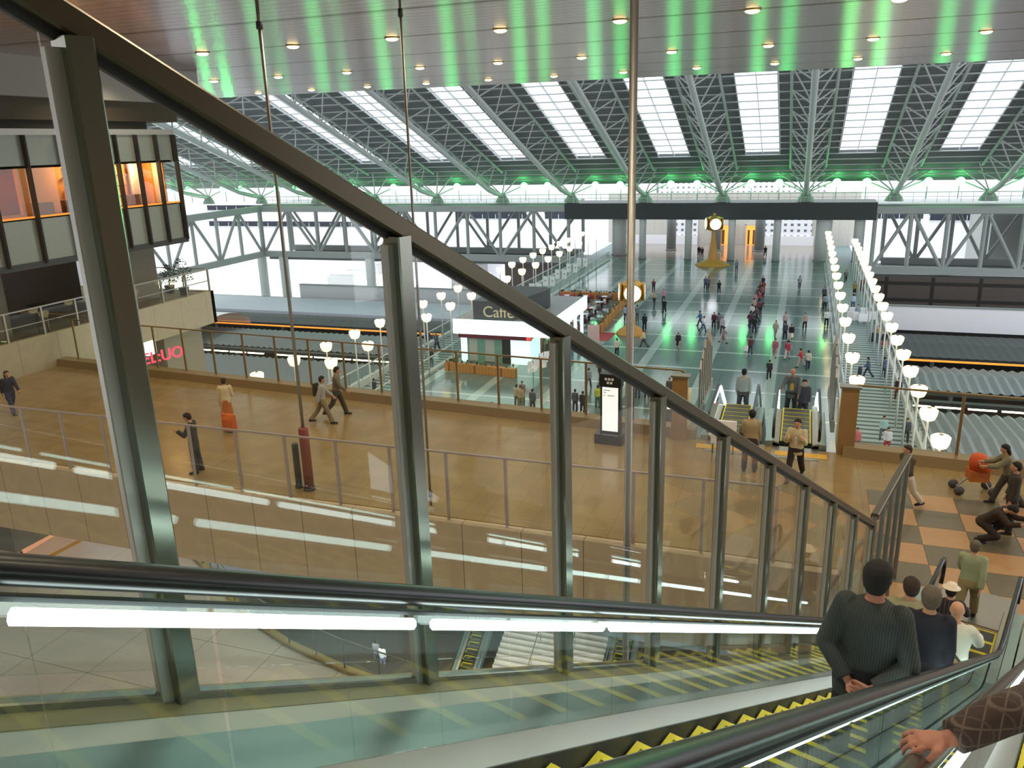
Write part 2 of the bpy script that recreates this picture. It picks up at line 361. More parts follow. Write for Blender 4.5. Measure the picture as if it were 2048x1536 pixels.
# wide lower stairs
m=MB()
for k in range(46): m.box((-15.9,37+k*.36,-13),(-9.4,37+(k+1)*.36,-12.83+k*.165))
o=m.build('wide_staircase',linemat('lower_stair_stone','#b7b4ae',[(1,.36,.09,.04,'#8b8984')],.6)); tag(o,'wide pale stone stairs rising between two escalators, low in the atrium','stairs')
for x in (-13.5,-11.3):
    m=MB(); m.tube([(x,37,-12),(x,53,-4.7)],.03); 
    for k in range(9): m.tube([(x,37.5+k*1.9,-12.9+k*.87),(x,37.5+k*1.9,-11.8+k*.87)],.02)
    o=m.build('stair_handrail',STEEL); tag(o,'thin steel handrail dividing the wide lower stairs, %s one'%('left' if x<-13 else 'right'),'handrail','handrails on the lower stairs')
# ------------------------------------------------ glass screen beside the escalator
LB=-2.55
def SP(s,L,h): return C0+AZ*s+RZ*L+Vector((0,0,-SL*s+h))
root=E_('glass_screen',SP(1.27,LB,-1.2)); tag(root,'stainless steel and glass screen sloping down beside the escalator','glass screen')
of=-SP(1.27,LB,-1.2)
mu=MB()
TOP=1.03; NM=11; SEND=12.75
mu.beam(SP(-2.2,LB-.01,TOP+.055)+of,SP(SEND+.1,LB-.01,TOP+.055)+of,.075,.085); mu.build('top_rail',RAILB,root)
mu=MB(); mu.beam(SP(-2.2,LB-.03,TOP-.005)+of,SP(SEND,LB-.03,TOP-.005)+of,.03,.03); mu.build('glazing_bead',DGREY,root)
for k in range(-2,NM):
    s=1.28+1.272*k
    if s>SEND: break
    mb=MB(); A=SP(s,LB,TOP+.01)+of; B=SP(s,LB,-1.22)+of
    mb.beam(B,A,.10,.085,up=AZ,c=.08)
    o=mb.build('mullion',STEELD,root)
    mb=MB(); mb.beam(B-AZ*.062-RZ*.005,A-AZ*.062-RZ*.005-Vector((0,0,.03)),.035,.05,up=AZ); mb.build('glass_frame',FRAME,o)
    # glass pane to next
    s2=min(s+1.272,SEND); mb=MB(); l=LB-.03
    q=[SP(s+.05,l,-1.12)+of,SP(s2-.08,l,-1.12)+of]; q2=[SP(s+.05,l,TOP-.02)+of,SP(s2-.08,l,TOP-.02)+of]; t=RZ*.006
    mb.hexa([q[0]-t,q[1]-t,q[1]+t,q[0]+t,q2[0]-t,q2[1]-t,q2[1]+t,q2[0]+t]); mb.build('glass_pane',GLASS,root)
mb=MB(); mb.beam(SP(-2.2,LB-.02,-1.235)+of,SP(SEND,LB-.02,-1.235)+of,.06,.05); mb.build('sill_channel',STEELD,root)
# beige sill between the screen and escalator deck
m=MB()
A=[SP(-2.2,LB-.13,-1.24),SP(13.4,LB-.13,-1.24),SP(13.4,-2.42,-1.24),SP(-2.2,-2.42,-1.24)]
m.hexa([p-Vector((0,0,.9)) for p in A]+A); struct(m.build('trim_6',pm('sill_stone','#7d7455',.4,noise=.08)))
m=MB(); A=[SP(-2.2,-2.42,-1.245),SP(13.4,-2.42,-1.245),SP(13.4,-2.2,-1.245),SP(-2.2,-2.2,-1.245)]
m.hexa([p-Vector((0,0,.9)) for p in A]+A); struct(m.build('trim_7',pm('blue_grey_sill_metal','#aab0ab',.5,0)))
# level screen returning to the bridge rail
cz=SP(SEND,LB,TOP).z
root=E_('corner_screen',(1.5,13.3,BZ)); tag(root,'glass screen turning from the foot of the sloping screen toward the bridge','glass screen')
p0=Vector((1.45,13.34,cz)); p1=Vector((2.25,16.3,cz)); of=-root.location
mb=MB(); mb.beam(p0+of,p1+of,.12,.1); mb.build('top_rail',RAILB,root)
for k in range(5):
    p=p0.lerp(p1,k/4); mb=MB(); mb.beam(Vector((p.x,p.y,BZ))+of,p+of,.06,.08,up=(1,0,0)); mb.build('post',STEEL,root)
    if k<4:
        q=p0.lerp(p1,(k+1)/4); mb=MB(); t=Vector((.006,0,0)); a1=Vector((p.x,p.y,BZ+.1))+of; b1=Vector((q.x,q.y,BZ+.1))+of
        mb.hexa([a1-t,b1-t,b1+t,a1+t,p+of-t-Vector((0,0,.08)),q+of-t-Vector((0,0,.08)),q+of+t-Vector((0,0,.08)),p+of+t-Vector((0,0,.08))]); mb.build('glass_pane',GLASS,root)
# ------------------------------------------------ bridge railings
def railing(name,label,xs,yf,z0,h,mat=STEEL,glassm=GLASSY,pr=.035,group=None,cap=.05,topmat=None):
    x0,x1=xs[0],xs[-1]; org=Vector((x0,yf(x0),z0)); root=E_(name,org); tag(root,label,'railing',group)
    mb=MB()
    for a_,b_ in zip(xs,xs[1:]): mb.beam(Vector((a_,yf(a_),z0+h))-org,Vector((b_,yf(b_),z0+h))-org,cap,cap)
    mb.build('top_rail',topmat or mat,root)
    for x in xs:
        mb=MB(); mb.beam(Vector((x,yf(x),z0))-org,Vector((x,yf(x),z0+h-cap/2))-org,pr*1.5,pr*2.2,up=(1,0,0)); mb.build('post',mat,root)
    for a_,b_ in zip(xs,xs[1:]):
        mb=MB(); A=[Vector((x,yf(x)+dy,z))-org for z in (z0+.06,z0+h-.05) for x,dy in ((a_+.06,-.006),(b_-.06,-.006),(b_-.06,.006),(a_+.06,.006))]
        mb.hexa(A); mb.build('glass_pane',glassm,root)
    return root
LIL=pm('lilac_grey_post','#a79c98',.35,.6); BRZ=pm('bronze_post','#8f7a52',.35,.6)
railing('bridge_railing','near glass railing of the bridge with lilac-grey posts, above the beige side wall',[-30.1+1.5*i for i in range(21)],lambda x:16.32,BZ,1.72,LIL)
railing('bridge_railing','far glass railing of the bridge with bronze posts, left of the escalator heads',[-30.6+1.53*i for i in range(19)],lambda x:fe(x)+.15,BZ+.2,1.8,BRZ)
railing('bridge_railing','far glass railing of the bridge, right of the escalator heads',[1.75,4.35,6.95,9.5],lambda x:fe(x)+.15,BZ+.2,1.8,BRZ)
# curved void railing
pts=[Vector((x,y,0)) for x,y in curve[1:9]]
root=E_('curved_railing',pts[0]); tag(root,'curved glass railing along the edge of the lower beige floor','railing')
dense=[]
for p,q in zip(pts,pts[1:]):
    n=max(1,round((q-p).length/1.6))
    dense+=[p.lerp(q,i/n) for i in range(n)]
dense.append(pts[-1]); of=-pts[0]
mb=MB(); mb.tube([p+of+Vector((0,0,1.3)) for p in dense],.03); mb.build('top_rail',STEEL,root)
mb=MB()
for p,q in zip(dense,dense[1:]): mb.beam(p+of+Vector((0,0,.06)),q+of+Vector((0,0,.06)),.3,.12)
mb.build('kerb',pm('sand_kerb','#b09a6c',.6),root)
for p,q in zip(dense,dense[1:]):
    mb=MB(); mb.beam(p+of,p+of+Vector((0,0,1.3)),.05,.05,up=(1,0,0)); mb.build('post',STEEL,root)
    mb=MB(); a1=p+of+Vector((0,0,.15));b1=q+of+Vector((0,0,.15));t=Vector((0,.006,0));u=Vector((0,0,1.08)); mb.hexa([a1-t,b1-t,b1+t,a1+t,a1-t+u,b1-t+u,b1+t+u,a1+t+u]); mb.build('glass_pane',GLASST,root)
#SECTION_SOFFIT
# ------------------------------------------------ downlights in the soffit
def make_dl():
    root=E_('ceiling_downlight',(0,0,0))
    mb=MB(); mb.tube([(0,0,-.02),(0,0,.05)],.30,16); mb.build('trim_ring',pm('brass_trim','#8a6c34',.35,.6),root,True)
    mb=MB(); mb.ball((0,0,-.03),.24,14,6,(1,1,.35)); mb.build('lens',pm('downlight_lens','#fff0c0',.4,0,7,'#ffdf90'),root,True)
    tag(root,None,'ceiling light','warm downlights set in the brown strips of the soffit'); return root
dl0=make_dl(); k=0
rows=[(-5.2,'rearmost'),(6.6,'unseen hindmost'),(18.5,'nearest visible'),(30.3,'second'),(42.1,'third'),(52.6,'outermost')]  # the two rear rows are out of view, added to light the lower concourse
for y,nm in rows:
    for i in range(-11,5):
        x=-6.5+4.45*i+(.0 if y!=52.6 else -.1)
        o=dl0 if k==0 else copy_tree(dl0); k+=1
        o.location=(x,y,Zs-.02); o['label']='round warm downlight in the %s brown soffit strip seen'%nm
        lamp('downlight_lamp','SPOT',(0,0,-.25),LAMP_W,(1,.84,.60),.25,(0,0,0),parent=o,spot=2.5)
for i in range(7):  # added fixtures with no known source, they brighten the dark lower level
    o=copy_tree(dl0); o.location=(-26+i*4.2,34.6,-5.05); tag(o,'added downlight under the plaza edge, brightening the lower street','ceiling light','added downlights above the lower street')
    lamp('downlight_lamp','SPOT',(0,0,-.25),520,(1,.93,.82),.25,(0,0,0),parent=o,spot=2.8)
# suspension rods
def rod(x,y,z0,z1,r,label):
    root=E_('suspension_rod',(x,y,z0)); tag(root,label,'steel rod')
    mb=MB(); mb.tube([(0,0,0),(0,0,z1-z0)],r,10); mb.build('rod',STEEL,root,True)
    for zz in (max(2,21.2-z0),.3):
        mb=MB(); mb.tube([(0,0,zz-.08),(0,0,zz+.08)],r*1.8,10); mb.build('clamp',DGREY,root,True)
rod(-11.9,16.9,BZ,Zs,.042,'thin steel rod dropping from the soffit to the red-brown bollard')
rod(-8.35,16.9,BZ,Zs,.03,'thinnest steel rod hanging behind the second screen mullion')
rod(-1.98,10,0,Zs,.05,'thick steel rod in front of the gold clock, passing down through the void')
def bollard(x,y,h,r,mat,label):
    root=E_('bollard',(x,y,BZ)); tag(root,label,'bollard')
    mb=MB(); mb.tube([(0,0,0),(0,0,h*.97),(0,0,h)],[r,r,r*.8],14); mb.build('body',mat,root,True)
    mb=MB(); mb.tube([(0,0,0),(0,0,.06)],r*1.25,14); mb.build('base_ring',DGREY,root,True)
bollard(-11.9,16.9,1.75,.13,pm('red_brown_padding','#7a2f24',.5),'red-brown padded sleeve round the foot of the thin rod on the bridge')
bollard(-12.25,16.95,1.25,.09,pm('dark_blue_grey','#2c3338',.4),'short dark grey post just left of the red-brown sleeve')
#SECTION_ROOF
# ------------------------------------------------ big roof over the tracks
FX=[.2+11.93*i for i in range(-10,5)]
def rz_(y): return 15.5+.36*(121.3-y)
ROOT=[]
RY0,RY1=58,131
def slab(mb,x0,x1,y0,y1,th=.35,dz=0,mi=0):
    mb.hexa([(x0,y0,rz_(y0)+dz),(x1,y0,rz_(y0)+dz),(x1,y1,rz_(y1)+dz),(x0,y1,rz_(y1)+dz),(x0,y0,rz_(y0)+th+dz),(x1,y0,rz_(y0)+th+dz),(x1,y1,rz_(y1)+th+dz),(x0,y1,rz_(y1)+th+dz)],mi)
for i,fx in enumerate(FX):
    m=MB(); slab(m,fx-3.65,fx+3.65,RY0,120); struct(m.build('ceiling_%d'%(i+2),ROOFD))
m=MB(); slab(m,FX[0]-3.65,FX[-1]+3.65,120,RY1+1); struct(m.build('ceiling_%d'%(len(FX)+2),ROOFD))
for i,fx in enumerate(FX[:-1]):
    root=E_('skylight',(fx+5.97,120,rz_(120))); tag(root,'long glazed roof strip between dark panels, bay %s'%('in view beyond the soffit'),'skylight','bright skylight strips in the sloping roof')
    mb=MB(); of=-root.location; x0,x1=fx+3.65,fx+8.28
    A=[Vector((x,y,rz_(y)+.25+t))+of for t in (0,.03) for x,y in ((x0,RY0),(x1,RY0),(x1,120),(x0,120))]; mb.hexa(A); mb.build('glass',SKYG,root)
    mb=MB()
    for xx in (x0+.08,x1-.08,(x0+x1)/2): mb.beam(Vector((xx,RY0,rz_(RY0)-.05))+of,Vector((xx,120,rz_(120)-.05))+of,.12 if xx!=(x0+x1)/2 else .07,.3)
    mb.build('glazing_bars',WHITEP,root)
    ROOT.append(root)
for i,r_ in enumerate(ROOT): r_['label']='bright glazed roof strip between dark roof panels over the tracks'
# purlins
pr=None
for k in range(31):
    y=62+k*2.2; mb=MB()
    if pr is None:
        mb.tube([(FX[0]-3,0,0),(FX[-1]+3,0,0)],.09,6); pr=mb.build('roof_purlin',WHITEP); o=pr
    else: o=pr.copy(); COL.objects.link(o)
    o.location=(0,y,rz_(y)-.35); tag(o,'long pale steel purlin crossing beneath the skylight strips','roof beam','pale purlins under the big roof')
# sloping trusses
def make_truss():
    root=E_('roof_truss',(0,0,0)); cz=lambda y: rz_(y)-3.3
    mb=MB(); mb.tube([(0,y,cz(y)) for y in (60,80,100,118)]+[(0,124,11.25),(0,127.5,10.5),(0,130,10.1)],.36,12); mb.build('lower_chord',WHITEP,root,True)
    for sx in (-1,1):
        mb=MB(); mb.tube([(sx*2.3,y,rz_(y)-.55) for y in (60,124)],.17,8); mb.build('upper_chord',WHITEP,root,True)
        mb=MB(); y=62
        while y<124:
            mb.tube([(0,y,cz(y) if y<118 else 11.9),(sx*2.3,y+2.8,rz_(y+2.8)-.55)],.09,6); mb.tube([(0,y,cz(y) if y<118 else 11.9),(sx*2.3,y-2.8,rz_(y-2.8)-.55)],.09,6); y+=5.6
        mb.build('bracing',WHITEP,root)
    # tree-like struts at foot
    mb=MB()
    for dx,dy,dz in ((-4.5,-3,3.6),(4.5,-3,3.6),(-2.6,-5,4.2),(2.6,-5,4.2),(-5.5,1.5,2.4),(5.5,1.5,2.4)): mb.tube([(0,130,10.1),(dx,130+dy,10.1+dz)],.1,6)
    mb.build('foot_strut',WHITEP,root)
    mb=MB(); mb.loft([((0,130,8.9),(1.3,0,0),(0,.8,0)),((0,130,9.4),(1.1,0,0),(0,.7,0)),((0,130,10.3),(.45,0,0),(0,.4,0))],10); mb.build('foot_bearing',GREYP,root)
    return root
t0=make_truss(); 
for i,fx in enumerate(FX):
    o=t0 if i==0 else copy_tree(t0); o.location=(fx,0,0); tag(o,'pale steel roof truss sloping from upper right down to its foot on the far beam','roof truss','sloping trusses of the big roof')
# green floodlights
def make_green():
    root=E_('green_floodlight',(0,0,0))
    mb=MB(); mb.ball((0,0,0),.6,12,8); mb.build('glowing_lens',GREEN,root,True)
    mb=MB(); mb.tube([(0,.2,.1),(0,.8,.3)],[.35,.2],10); mb.build('housing',DGREY,root,True)
    mb=MB(); mb.tube([(0,.7,.2),(0,.7,-2.4)],.06,6); mb.build('bracket_pole',GREYP,root)
    return root
g0=make_green(); k=0
for fx in FX[:-1]:
    for dx in (4.1,8.1):
        o=g0 if k==0 else copy_tree(g0); k+=1; o.location=(fx+dx,129.3,11.6); tag(o,'glowing green floodlight between the roof truss feet','floodlight','green floodlights under the far roof edge')
        lamp('green_lamp','SPOT',(0,-.7,.1),2600,(.10,1,.22),.7,(PI/2+.135,0,math.atan2(fx+dx,-129)),parent=o,spot=.21); lamp('green_glow_lamp','POINT',(0,-.8,.6),34,(.12,1,.25),.5,parent=o)
# far beam, trusses
m=MB(); m.box((-36.5,129,6.3),(10,136,8.8)); struct(m.build('trim_8',pm('dark_beam','#33393a',.6)))
TRS=pm('truss_grey_paint','#9da3a2',.5)
def ltruss(name,label,xs,y,z0,z1,phase,mat=TRS,rc=.55,rd=.3,axis='x',xc=0):
    def P(u,z): return Vector((u,y,z)) if axis=='x' else Vector((xc,u,z))
    org=P(xs[0],z0); root=E_(name,org); tag(root,label,'truss')
    for z,nm in ((z0,'lower_chord'),(z1,'upper_chord')):
        mb=MB(); mb.beam(P(xs[0],z)-org,P(xs[-1],z)-org,rc*1.6,rc*2); mb.build(nm,mat,root)
    for i,u in enumerate(xs):
        mb=MB(); mb.tube([P(u,z0)-org,P(u,z1)-org],rd,8); mb.build('vertical',mat,root)
        if i<len(xs)-1:
            a_,b_=(z0,z1) if (i+phase)%2 else (z1,z0)
            mb=MB(); mb.tube([P(u,a_)-org,P(xs[i+1],b_)-org],rd*.85,8); mb.build('diagonal',mat,root)
    return root
ltruss('station_truss','long pale truss across the far left, standing on columns above the bright street',[-95.5+5.95*i for i in range(11)],129.5,-.3,8.0,1)
ltruss('station_truss','second pale truss just behind the long left one',[-95.5+5.95*i for i in range(11)],139,-.3,8.0,0,GREYP)
ltruss('station_truss','pale truss right of the plaza above the white column',[9.9+4.7*i for i in range(13)],129.5,-.9,7.7,1)
ltruss('station_truss','darker truss behind the right-hand one',[12+4.7*i for i in range(13)],139,-.9,7.7,0,GREYP)
ltruss('station_truss','pale truss running toward the viewer at far left, beside the shop building',[62+6.1*i for i in range(12)],0,-.3,8.0,0,axis='y',xc=-95.5)
m=MB(); m.box((-95,129.8,8.3),(-36,140,8.8)); m.box((10,129.8,8.0),(70,140,8.5)); struct(m.build('trim_9',GREYP))
m=MB(); m.box((-95,130.2,-1.4),(-29,140,-.9)); m.box((10,130.2,-2.0),(70,140,-1.4)); struct(m.build('floor_7',MGREY))
# walkway railing along the far beam
m=MB(); m.tube([(-95,128.9,10.2),(70,128.9,10.2)],.06,6); m.tube([(-95,128.9,9.6),(70,128.9,9.6)],.04,6)
for i in range(110): m.tube([(-95+i*1.5,128.9,8.8),(-95+i*1.5,128.9,10.2)],.035,5)
o=m.build('walkway_railing',WHITEP); tag(o,'thin pale railing along the top of the far beam below the green floodlights','railing')
# pillars
def pillar(x,y,r,z0,z1,label,mat=WHITEP,group=None):
    root=E_('pillar',(x,y,z0)); tag(root,label,'pillar',group)
    mb=MB(); mb.tube([(0,0,0),(0,0,z1-z0-.1),(0,0,z1-z0)],[r,r,r*.93],20); mb.build('shaft',mat,root,True)
    mb=MB(); mb.tube([(0,0,0),(0,0,.25)],r*1.12,20); mb.build('base_ring',GREYP,root,True)
for i,x in enumerate((-23.9,-16.7,-10.15,-3.5)):
    pillar(x,130,.55,0,6.3,'slim white pillar at the far end of the plaza, %s in the row'%(['leftmost','second from left','third from left','rightmost'][i]))
pillar(3.1,131,1.15,0,6.3,'thick pale pillar where the plaza meets the lamp-lined walk at right'); pillar(8.0,131,.75,0,6.3,'pale pillar at the end of the outer lamp row')
pillar(-28.5,134,1.2,0,6.3,'thick pale pillar at the plaza\'s far left corner')
for i,x in enumerate((-21,-13.5,-6.5)): pillar(x,141,.8,0,7,'grey pillar in the rear row under the dark beam, %s of three'%(['left','middle','right'][i]),GREYP)
pillar(19.5,129.5,1.3,-12,-1.9,'brightly lit white column under the right-hand truss')
for px,py in ((535,615),(578,617),(748,627)):
    p=ony(px,py,129.5); pillar(p.x,129.5,.85,p.z,-.8,{535:'leftmost pale column under the long left truss',578:'second pale column under the long left truss',748:'third pale column under the long left truss, near the cafe side'}[px])
# far hall: back wall with doorways, white buildings
HALL=linemat('hall_wall','#c9c4bd',[(0,1.5,.03,0,'#9a958e')],.6)
m=MB(); m.box((-34,150,0),(9,150.5,9)); struct(m.build('wall_far',HALL))
GRID=bpy.data.materials.new('white_grid_cladding'); GRID.use_nodes=True
nt=GRID.node_tree; o=xyz(nt); fx_=mathn(nt,'FRACT',mathn(nt,'DIVIDE',o[0],1.1)); fz_=mathn(nt,'FRACT',mathn(nt,'DIVIDE',o[2],1.0))
def inn(s): return mathn(nt,'MULTIPLY',mathn(nt,'GREATER_THAN',s,.3),mathn(nt,'LESS_THAN',s,.72))
c_=mixc(nt,mathn(nt,'MULTIPLY',inn(fx_),inn(fz_)),srgb('#f4f4fa'),srgb('#70747c')); nt.links.new(c_,nt.nodes['Principled BSDF'].inputs['Base Color'])
def sheet(name,x0,x1,z0,z1,y,mat,label,th=.3):
    mb=MB(); mb.box((x0,y,z0),(x1,y+th,z1)); o=mb.build(name,mat); tag(o,label,'wall panel'); return o
sheet('grid_screen',-22.8,-17.6,1.6,6.2,149.6,GRID,'white grid screen wall at the far end, left of the warm doorways',.3)
sheet('grid_screen',-6.2,1.6,1.6,6.2,149.6,GRID,'white grid screen wall at the far end, right of the warm doorways',.3)
sheet('white_counter_wall',-33,-17.6,0,1.6,149.3,WHITEB,'low white wall below the left grid screen'); sheet('white_counter_wall',-6.2,2,0,1.6,149.3,WHITEB,'low white wall below the right grid screen')
WROOM=pm('warm_room_glow','#c98a4a',.6,0,.9,'#ff9c3c')  # room light is put into the doorway slab as its own glow
for x0,x1,lab in ((-14.9,-11.2,'left warm lit shop doorway at the far end of the plaza'),(-9.2,-6.6,'right warm lit doorway with a brown panel at the far end')):
    root=E_('shop_doorway',(x0,149.5,0)); tag(root,lab,'doorway')
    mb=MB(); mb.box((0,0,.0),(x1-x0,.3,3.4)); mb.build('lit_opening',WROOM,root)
    for k in range(3): mb=MB(); mb.box((.25+k*(x1-x0)/3,-.12,.1),(.15+(k+.5)*(x1-x0)/3,0,2.6)); mb.build('door_leaf',pm('brown_door','#6e4a30',.5),root)
    mb=MB(); mb.box((-.15,-.15,0),(0,.3,3.6)); mb.box((x1-x0,-.15,0),(x1-x0+.15,.3,3.6)); mb.box((-.15,-.15,3.4),(x1-x0+.15,.3,3.7)); mb.build('frame',WHITEP,root)
root=E_('city_building',(-20,175,-12)); tag(root,'tall white building with a grid of small square windows behind the far roof edge','building')
mb=MB(); mb.box((-9,0,0),(24,20,27)); mb.build('grid_facade',GRID,root)
BW=pm('white_building','#f2f2f6',.7)
def bld(x0,x1,y,z0,z1,label,bands,mat=BW):
    root=E_('city_building',(x0,y,z0)); tag(root,label,'building'); mb=MB(); mb.box((0,0,0),(x1-x0,18,z1-z0)); mb.build('walls',mat,root)
    for (a0,a1,b0,b1) in bands:
        f=MB(); f.box((a0,-.12,b0-z0),(a1,.02,b1-z0)); o=f.build('window_band',pm('dark_window','#2f3440',.2),root)
        f=MB(); f.box((a0,-.3,b0-z0-.15),(a1,-.12,b0-z0)); 
        k=a0
        while k<a1: f.box((k,-.25,b0-z0),(k+.12,-.1,b0-z0+.9)); k+=3
        f.build('band_rail',WHITEP,o)
    return root
bld(8.5,75,165,-12,13.5,'long white building with dark window bands right of the plaza',[(2,12,3.2,4.7),(13,26,2.9,4.6),(30,44,2.8,4.4)])
bld(-75,-29.5,165,-12,10,'long white building with dark window band behind the left truss',[(24,40,3.0,4.6),(4,20,3,4.6)])
bld(-150,-78,175,-12,9.2,'pale office block beyond the bright street at far left',[(5,60,0,1.2),(5,60,4,5.2)],pm('pale_pink_building','#e6e1e6',.7))
bld(-190,-128,115,-12,13.5,'pale pinkish building with louvred upper wall beside the shop building',[(50,53,1,3),(44,47,1,3),(50,53,5,7)],linemat('louvred_pink','#cfc3cb',[(1,1.2,.4,0,'#a79ca4'),(0,1.2,.4,0,'#a79ca4')],.7))
bld(27,75,141,-13,6.5,'dark grey block behind the right truss',[],pm('grey_block','#8a8d8a',.7))
sheet('brown_wall',-48,-29.5,-12,-1.5,131.5,pm('grey_brown_wall','#6d625e',.7),'grey-brown wall beneath the left truss beside the plaza')
bld(-58,-51,131,-9,-1.5,'small white block under the left truss',[])
#SECTION_TRACKS
# ------------------------------------------------ platforms and tracks
m=MB(); m.box((-150,36,-13.2),(150,128,-12.6)); struct(m.build('floor_8',pm('track_bed','#4b4540',.9)))
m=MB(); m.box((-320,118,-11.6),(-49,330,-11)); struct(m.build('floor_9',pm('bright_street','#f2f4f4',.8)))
CORR=pm('corrugated_roof_sheet','#8a8f90',.45,.4); CORRD=pm('dark_roof_sheet','#474a4b',.6)
def corr(label,x0,x1,y0,y1,z,zr,mat,amp=.12,per=.9):
    root=E_('platform_roof',(x0,y0,z)); tag(root,label,'platform roof'); v=[];f=[]; n=int((x1-x0)/(per/2)); ym=(y0+y1)/2
    for i in range(n+1):
        x=i*(per/2); dz=amp*(1 if i%2 else -1)
        for y,zz in ((0,0),(ym-y0,zr),(y1-y0,0)): v.append((x,y,zz+dz))
    for i in range(n):
        for k in range(2): a_=i*3+k; f.append((a_,a_+3,a_+4,a_+1))
    mb=MB(); mb.add(v,f); mb.build('corrugated_sheet',mat,root)
    mb=MB(); mb.box((0,-.1,-.5),(x1-x0,.1,-.05)); mb.box((0,y1-y0-.1,-.5),(x1-x0,y1-y0+.1,-.05)); mb.build('gutter_edge',DGREY,root)
    k=6
    while k<x1-x0:
        mb=MB(); mb.tube([(k,(y1-y0)/2,-5),(k,(y1-y0)/2,zr-.15)],.22,8); mb.build('support_post',GREYP,root); k+=12
    return root
for side,(x0,x1) in (('right',(9.5,120)),('left',(-150,-35))):
    corr('ribbed grey platform roof nearest the bridge, %s of the plaza'%side,x0,x1,62,77 if side=='right' else 79.5,-5.6,.5,CORR)
    corr('ribbed platform roof beyond the lit strip, %s of the plaza'%side,x0,x1,84.5,93.5,-5.8,.5,CORR)
    corr('dark smooth platform roof, third row %s of the plaza'%side,x0,x1,97,108.5 if side=='right' else 103,-5.6,.3,CORRD,.02)
    root=E_('platform_light_row',(x0,79.6 if side=='right' else 82.2,-5.9)); tag(root,'row of yellow-white fluorescent tubes over the platform edge, %s side'%side,'lights')
    k=0
    xx=.5
    while xx<(72 if side=='right' else x1-x0-2):
        mb=MB(); mb.box((xx,-.12,-.1),(xx+2.3,.12,.1)); mb.build('tube',pm('platform_tube','#ffffff',.5,0,5,'#f4ffc8'),root); xx+=2.7
        if k%6==5: xx+=1.6
        k+=1
    mb=MB(); mb.box((0,-.4,.15),(x1-x0,.4,.5)); mb.build('canopy_edge',DGREY,root)
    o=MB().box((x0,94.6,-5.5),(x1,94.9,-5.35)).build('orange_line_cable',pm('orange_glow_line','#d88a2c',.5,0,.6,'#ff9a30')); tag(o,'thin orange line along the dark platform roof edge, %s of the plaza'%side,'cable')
o=MB().box((-150,104,-5.9),(-35,114.5,-5.4)).build('platform_roof',pm('pale_blue_grey_roof','#bcc2cc',.5,noise=.1)); tag(o,'smooth pale grey-blue roof before the bright street, left of the plaza','platform roof')
for x0,x1,z1,lab in ((-79,-33,-3.4,'left'),(9.5,120,-2.6,'right')):
    root=E_('parapet',(x0,110.5 if lab=='right' else 115.5,-5.6)); tag(root,'long white parapet across the tracks, %s of the plaza'%lab,'parapet')
    mb=MB(); mb.box((0,0,0),(x1-x0,.5,z1+5.6)); mb.build('wall',WHITEB if lab=='right' else pm('grey_parapet','#b9bdbd',.6),root)
    mb=MB(); mb.box((0,-.1,z1+5.6),(x1-x0,.6,z1+5.75)); mb.build('coping',GREYP,root)
m=MB(); m.box((-33,110.6,-12.6),(120,111,-5.65)); m.box((-150,115.6,-12.6),(-33,116,-5.65)); struct(m.build('wall_track_side',DARK))
m=MB(); m.box((10,127,-12.6),(120,127.6,-1.5)); struct(m.build('wall_platform_hall',linemat('brown_hall_wall','#5a504a',[(0,6,.5,0,'#2a2624'),(2,2.4,.5,0,'#2c2826')],.7)))
m=MB(); m.box((10,111,-6),(120,127,-5.8)); struct(m.build('floor_10',pm('platform_deck_brown','#4c443d',.8)))
# curved bright canopy piece and lumps
p=onz(470,655,-4.5)
mb=MB(); v=[]; f=[]; n=10
for i in range(n+1):
    t=PI*i/n
    for x in (0,14): v.append((x,-6*math.cos(t),2.4*math.sin(t)))
for i in range(n): f.append((2*i,2*i+1,2*i+3,2*i+2))
mb.add(v,f); o=mb.build('arched_roof',BW,loc=(p.x-16,p.y,-5.2),smooth=True); tag(o,'small bright arched roof left of the ribbed platform roofs','roof')
for px,py,sx in ((690,560,5),(655,570,7),(720,548,5),(790,545,6)):
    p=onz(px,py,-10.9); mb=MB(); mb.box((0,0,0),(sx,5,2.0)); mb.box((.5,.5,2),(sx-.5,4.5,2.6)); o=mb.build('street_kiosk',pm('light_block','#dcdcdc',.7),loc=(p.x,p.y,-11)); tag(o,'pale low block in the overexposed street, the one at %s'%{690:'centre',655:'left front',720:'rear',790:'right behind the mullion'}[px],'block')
#SECTION_PLAZA
# ------------------------------------------------ plaza edge walls, lamps
for x,lab in ((7.84,'outer kerb wall right of the striped walk'),(-33.2,'outer kerb wall left of the striped walk')):
    root=E_('edge_parapet',(x,36,0)); tag(root,'low pale %s with glass and rail'%lab,'parapet')
    mb=MB(); mb.box((-.18,0,-.6),(.18,92,.25)); mb.build('kerb',WHITEP,root)
    mb=MB(); mb.box((-.012,0,.25),(.012,92,1.2)); mb.build('glass',GLASST,root)
    mb=MB(); mb.beam((0,0,1.25),(0,92,1.25),.1,.08); mb.build('handrail',WHITEP,root)
    for k in range(46): mb=MB(); mb.box((-.04,k*2-.03,.2),(.04,k*2+.03,1.2)); mb.build('post',GREYP,root)
for x,lab in ((3.6,'right'),(-28.9,'left')):
    root=E_('plaza_side_glass',(x,44,0)); tag(root,'glass balustrade on pale kerb between the plaza and the %s-hand striped walk'%lab,'balustrade')
    mb=MB(); mb.box((-.2,0,0),(.2,84,.2)); mb.build('kerb',WHITEP,root)
    mb=MB(); mb.box((-.012,0,.2),(.012,84,1.25)); mb.build('glass',GLASST,root)
    mb=MB(); mb.beam((0,0,1.3),(0,84,1.3),.09,.07); mb.build('handrail',WHITEP,root)
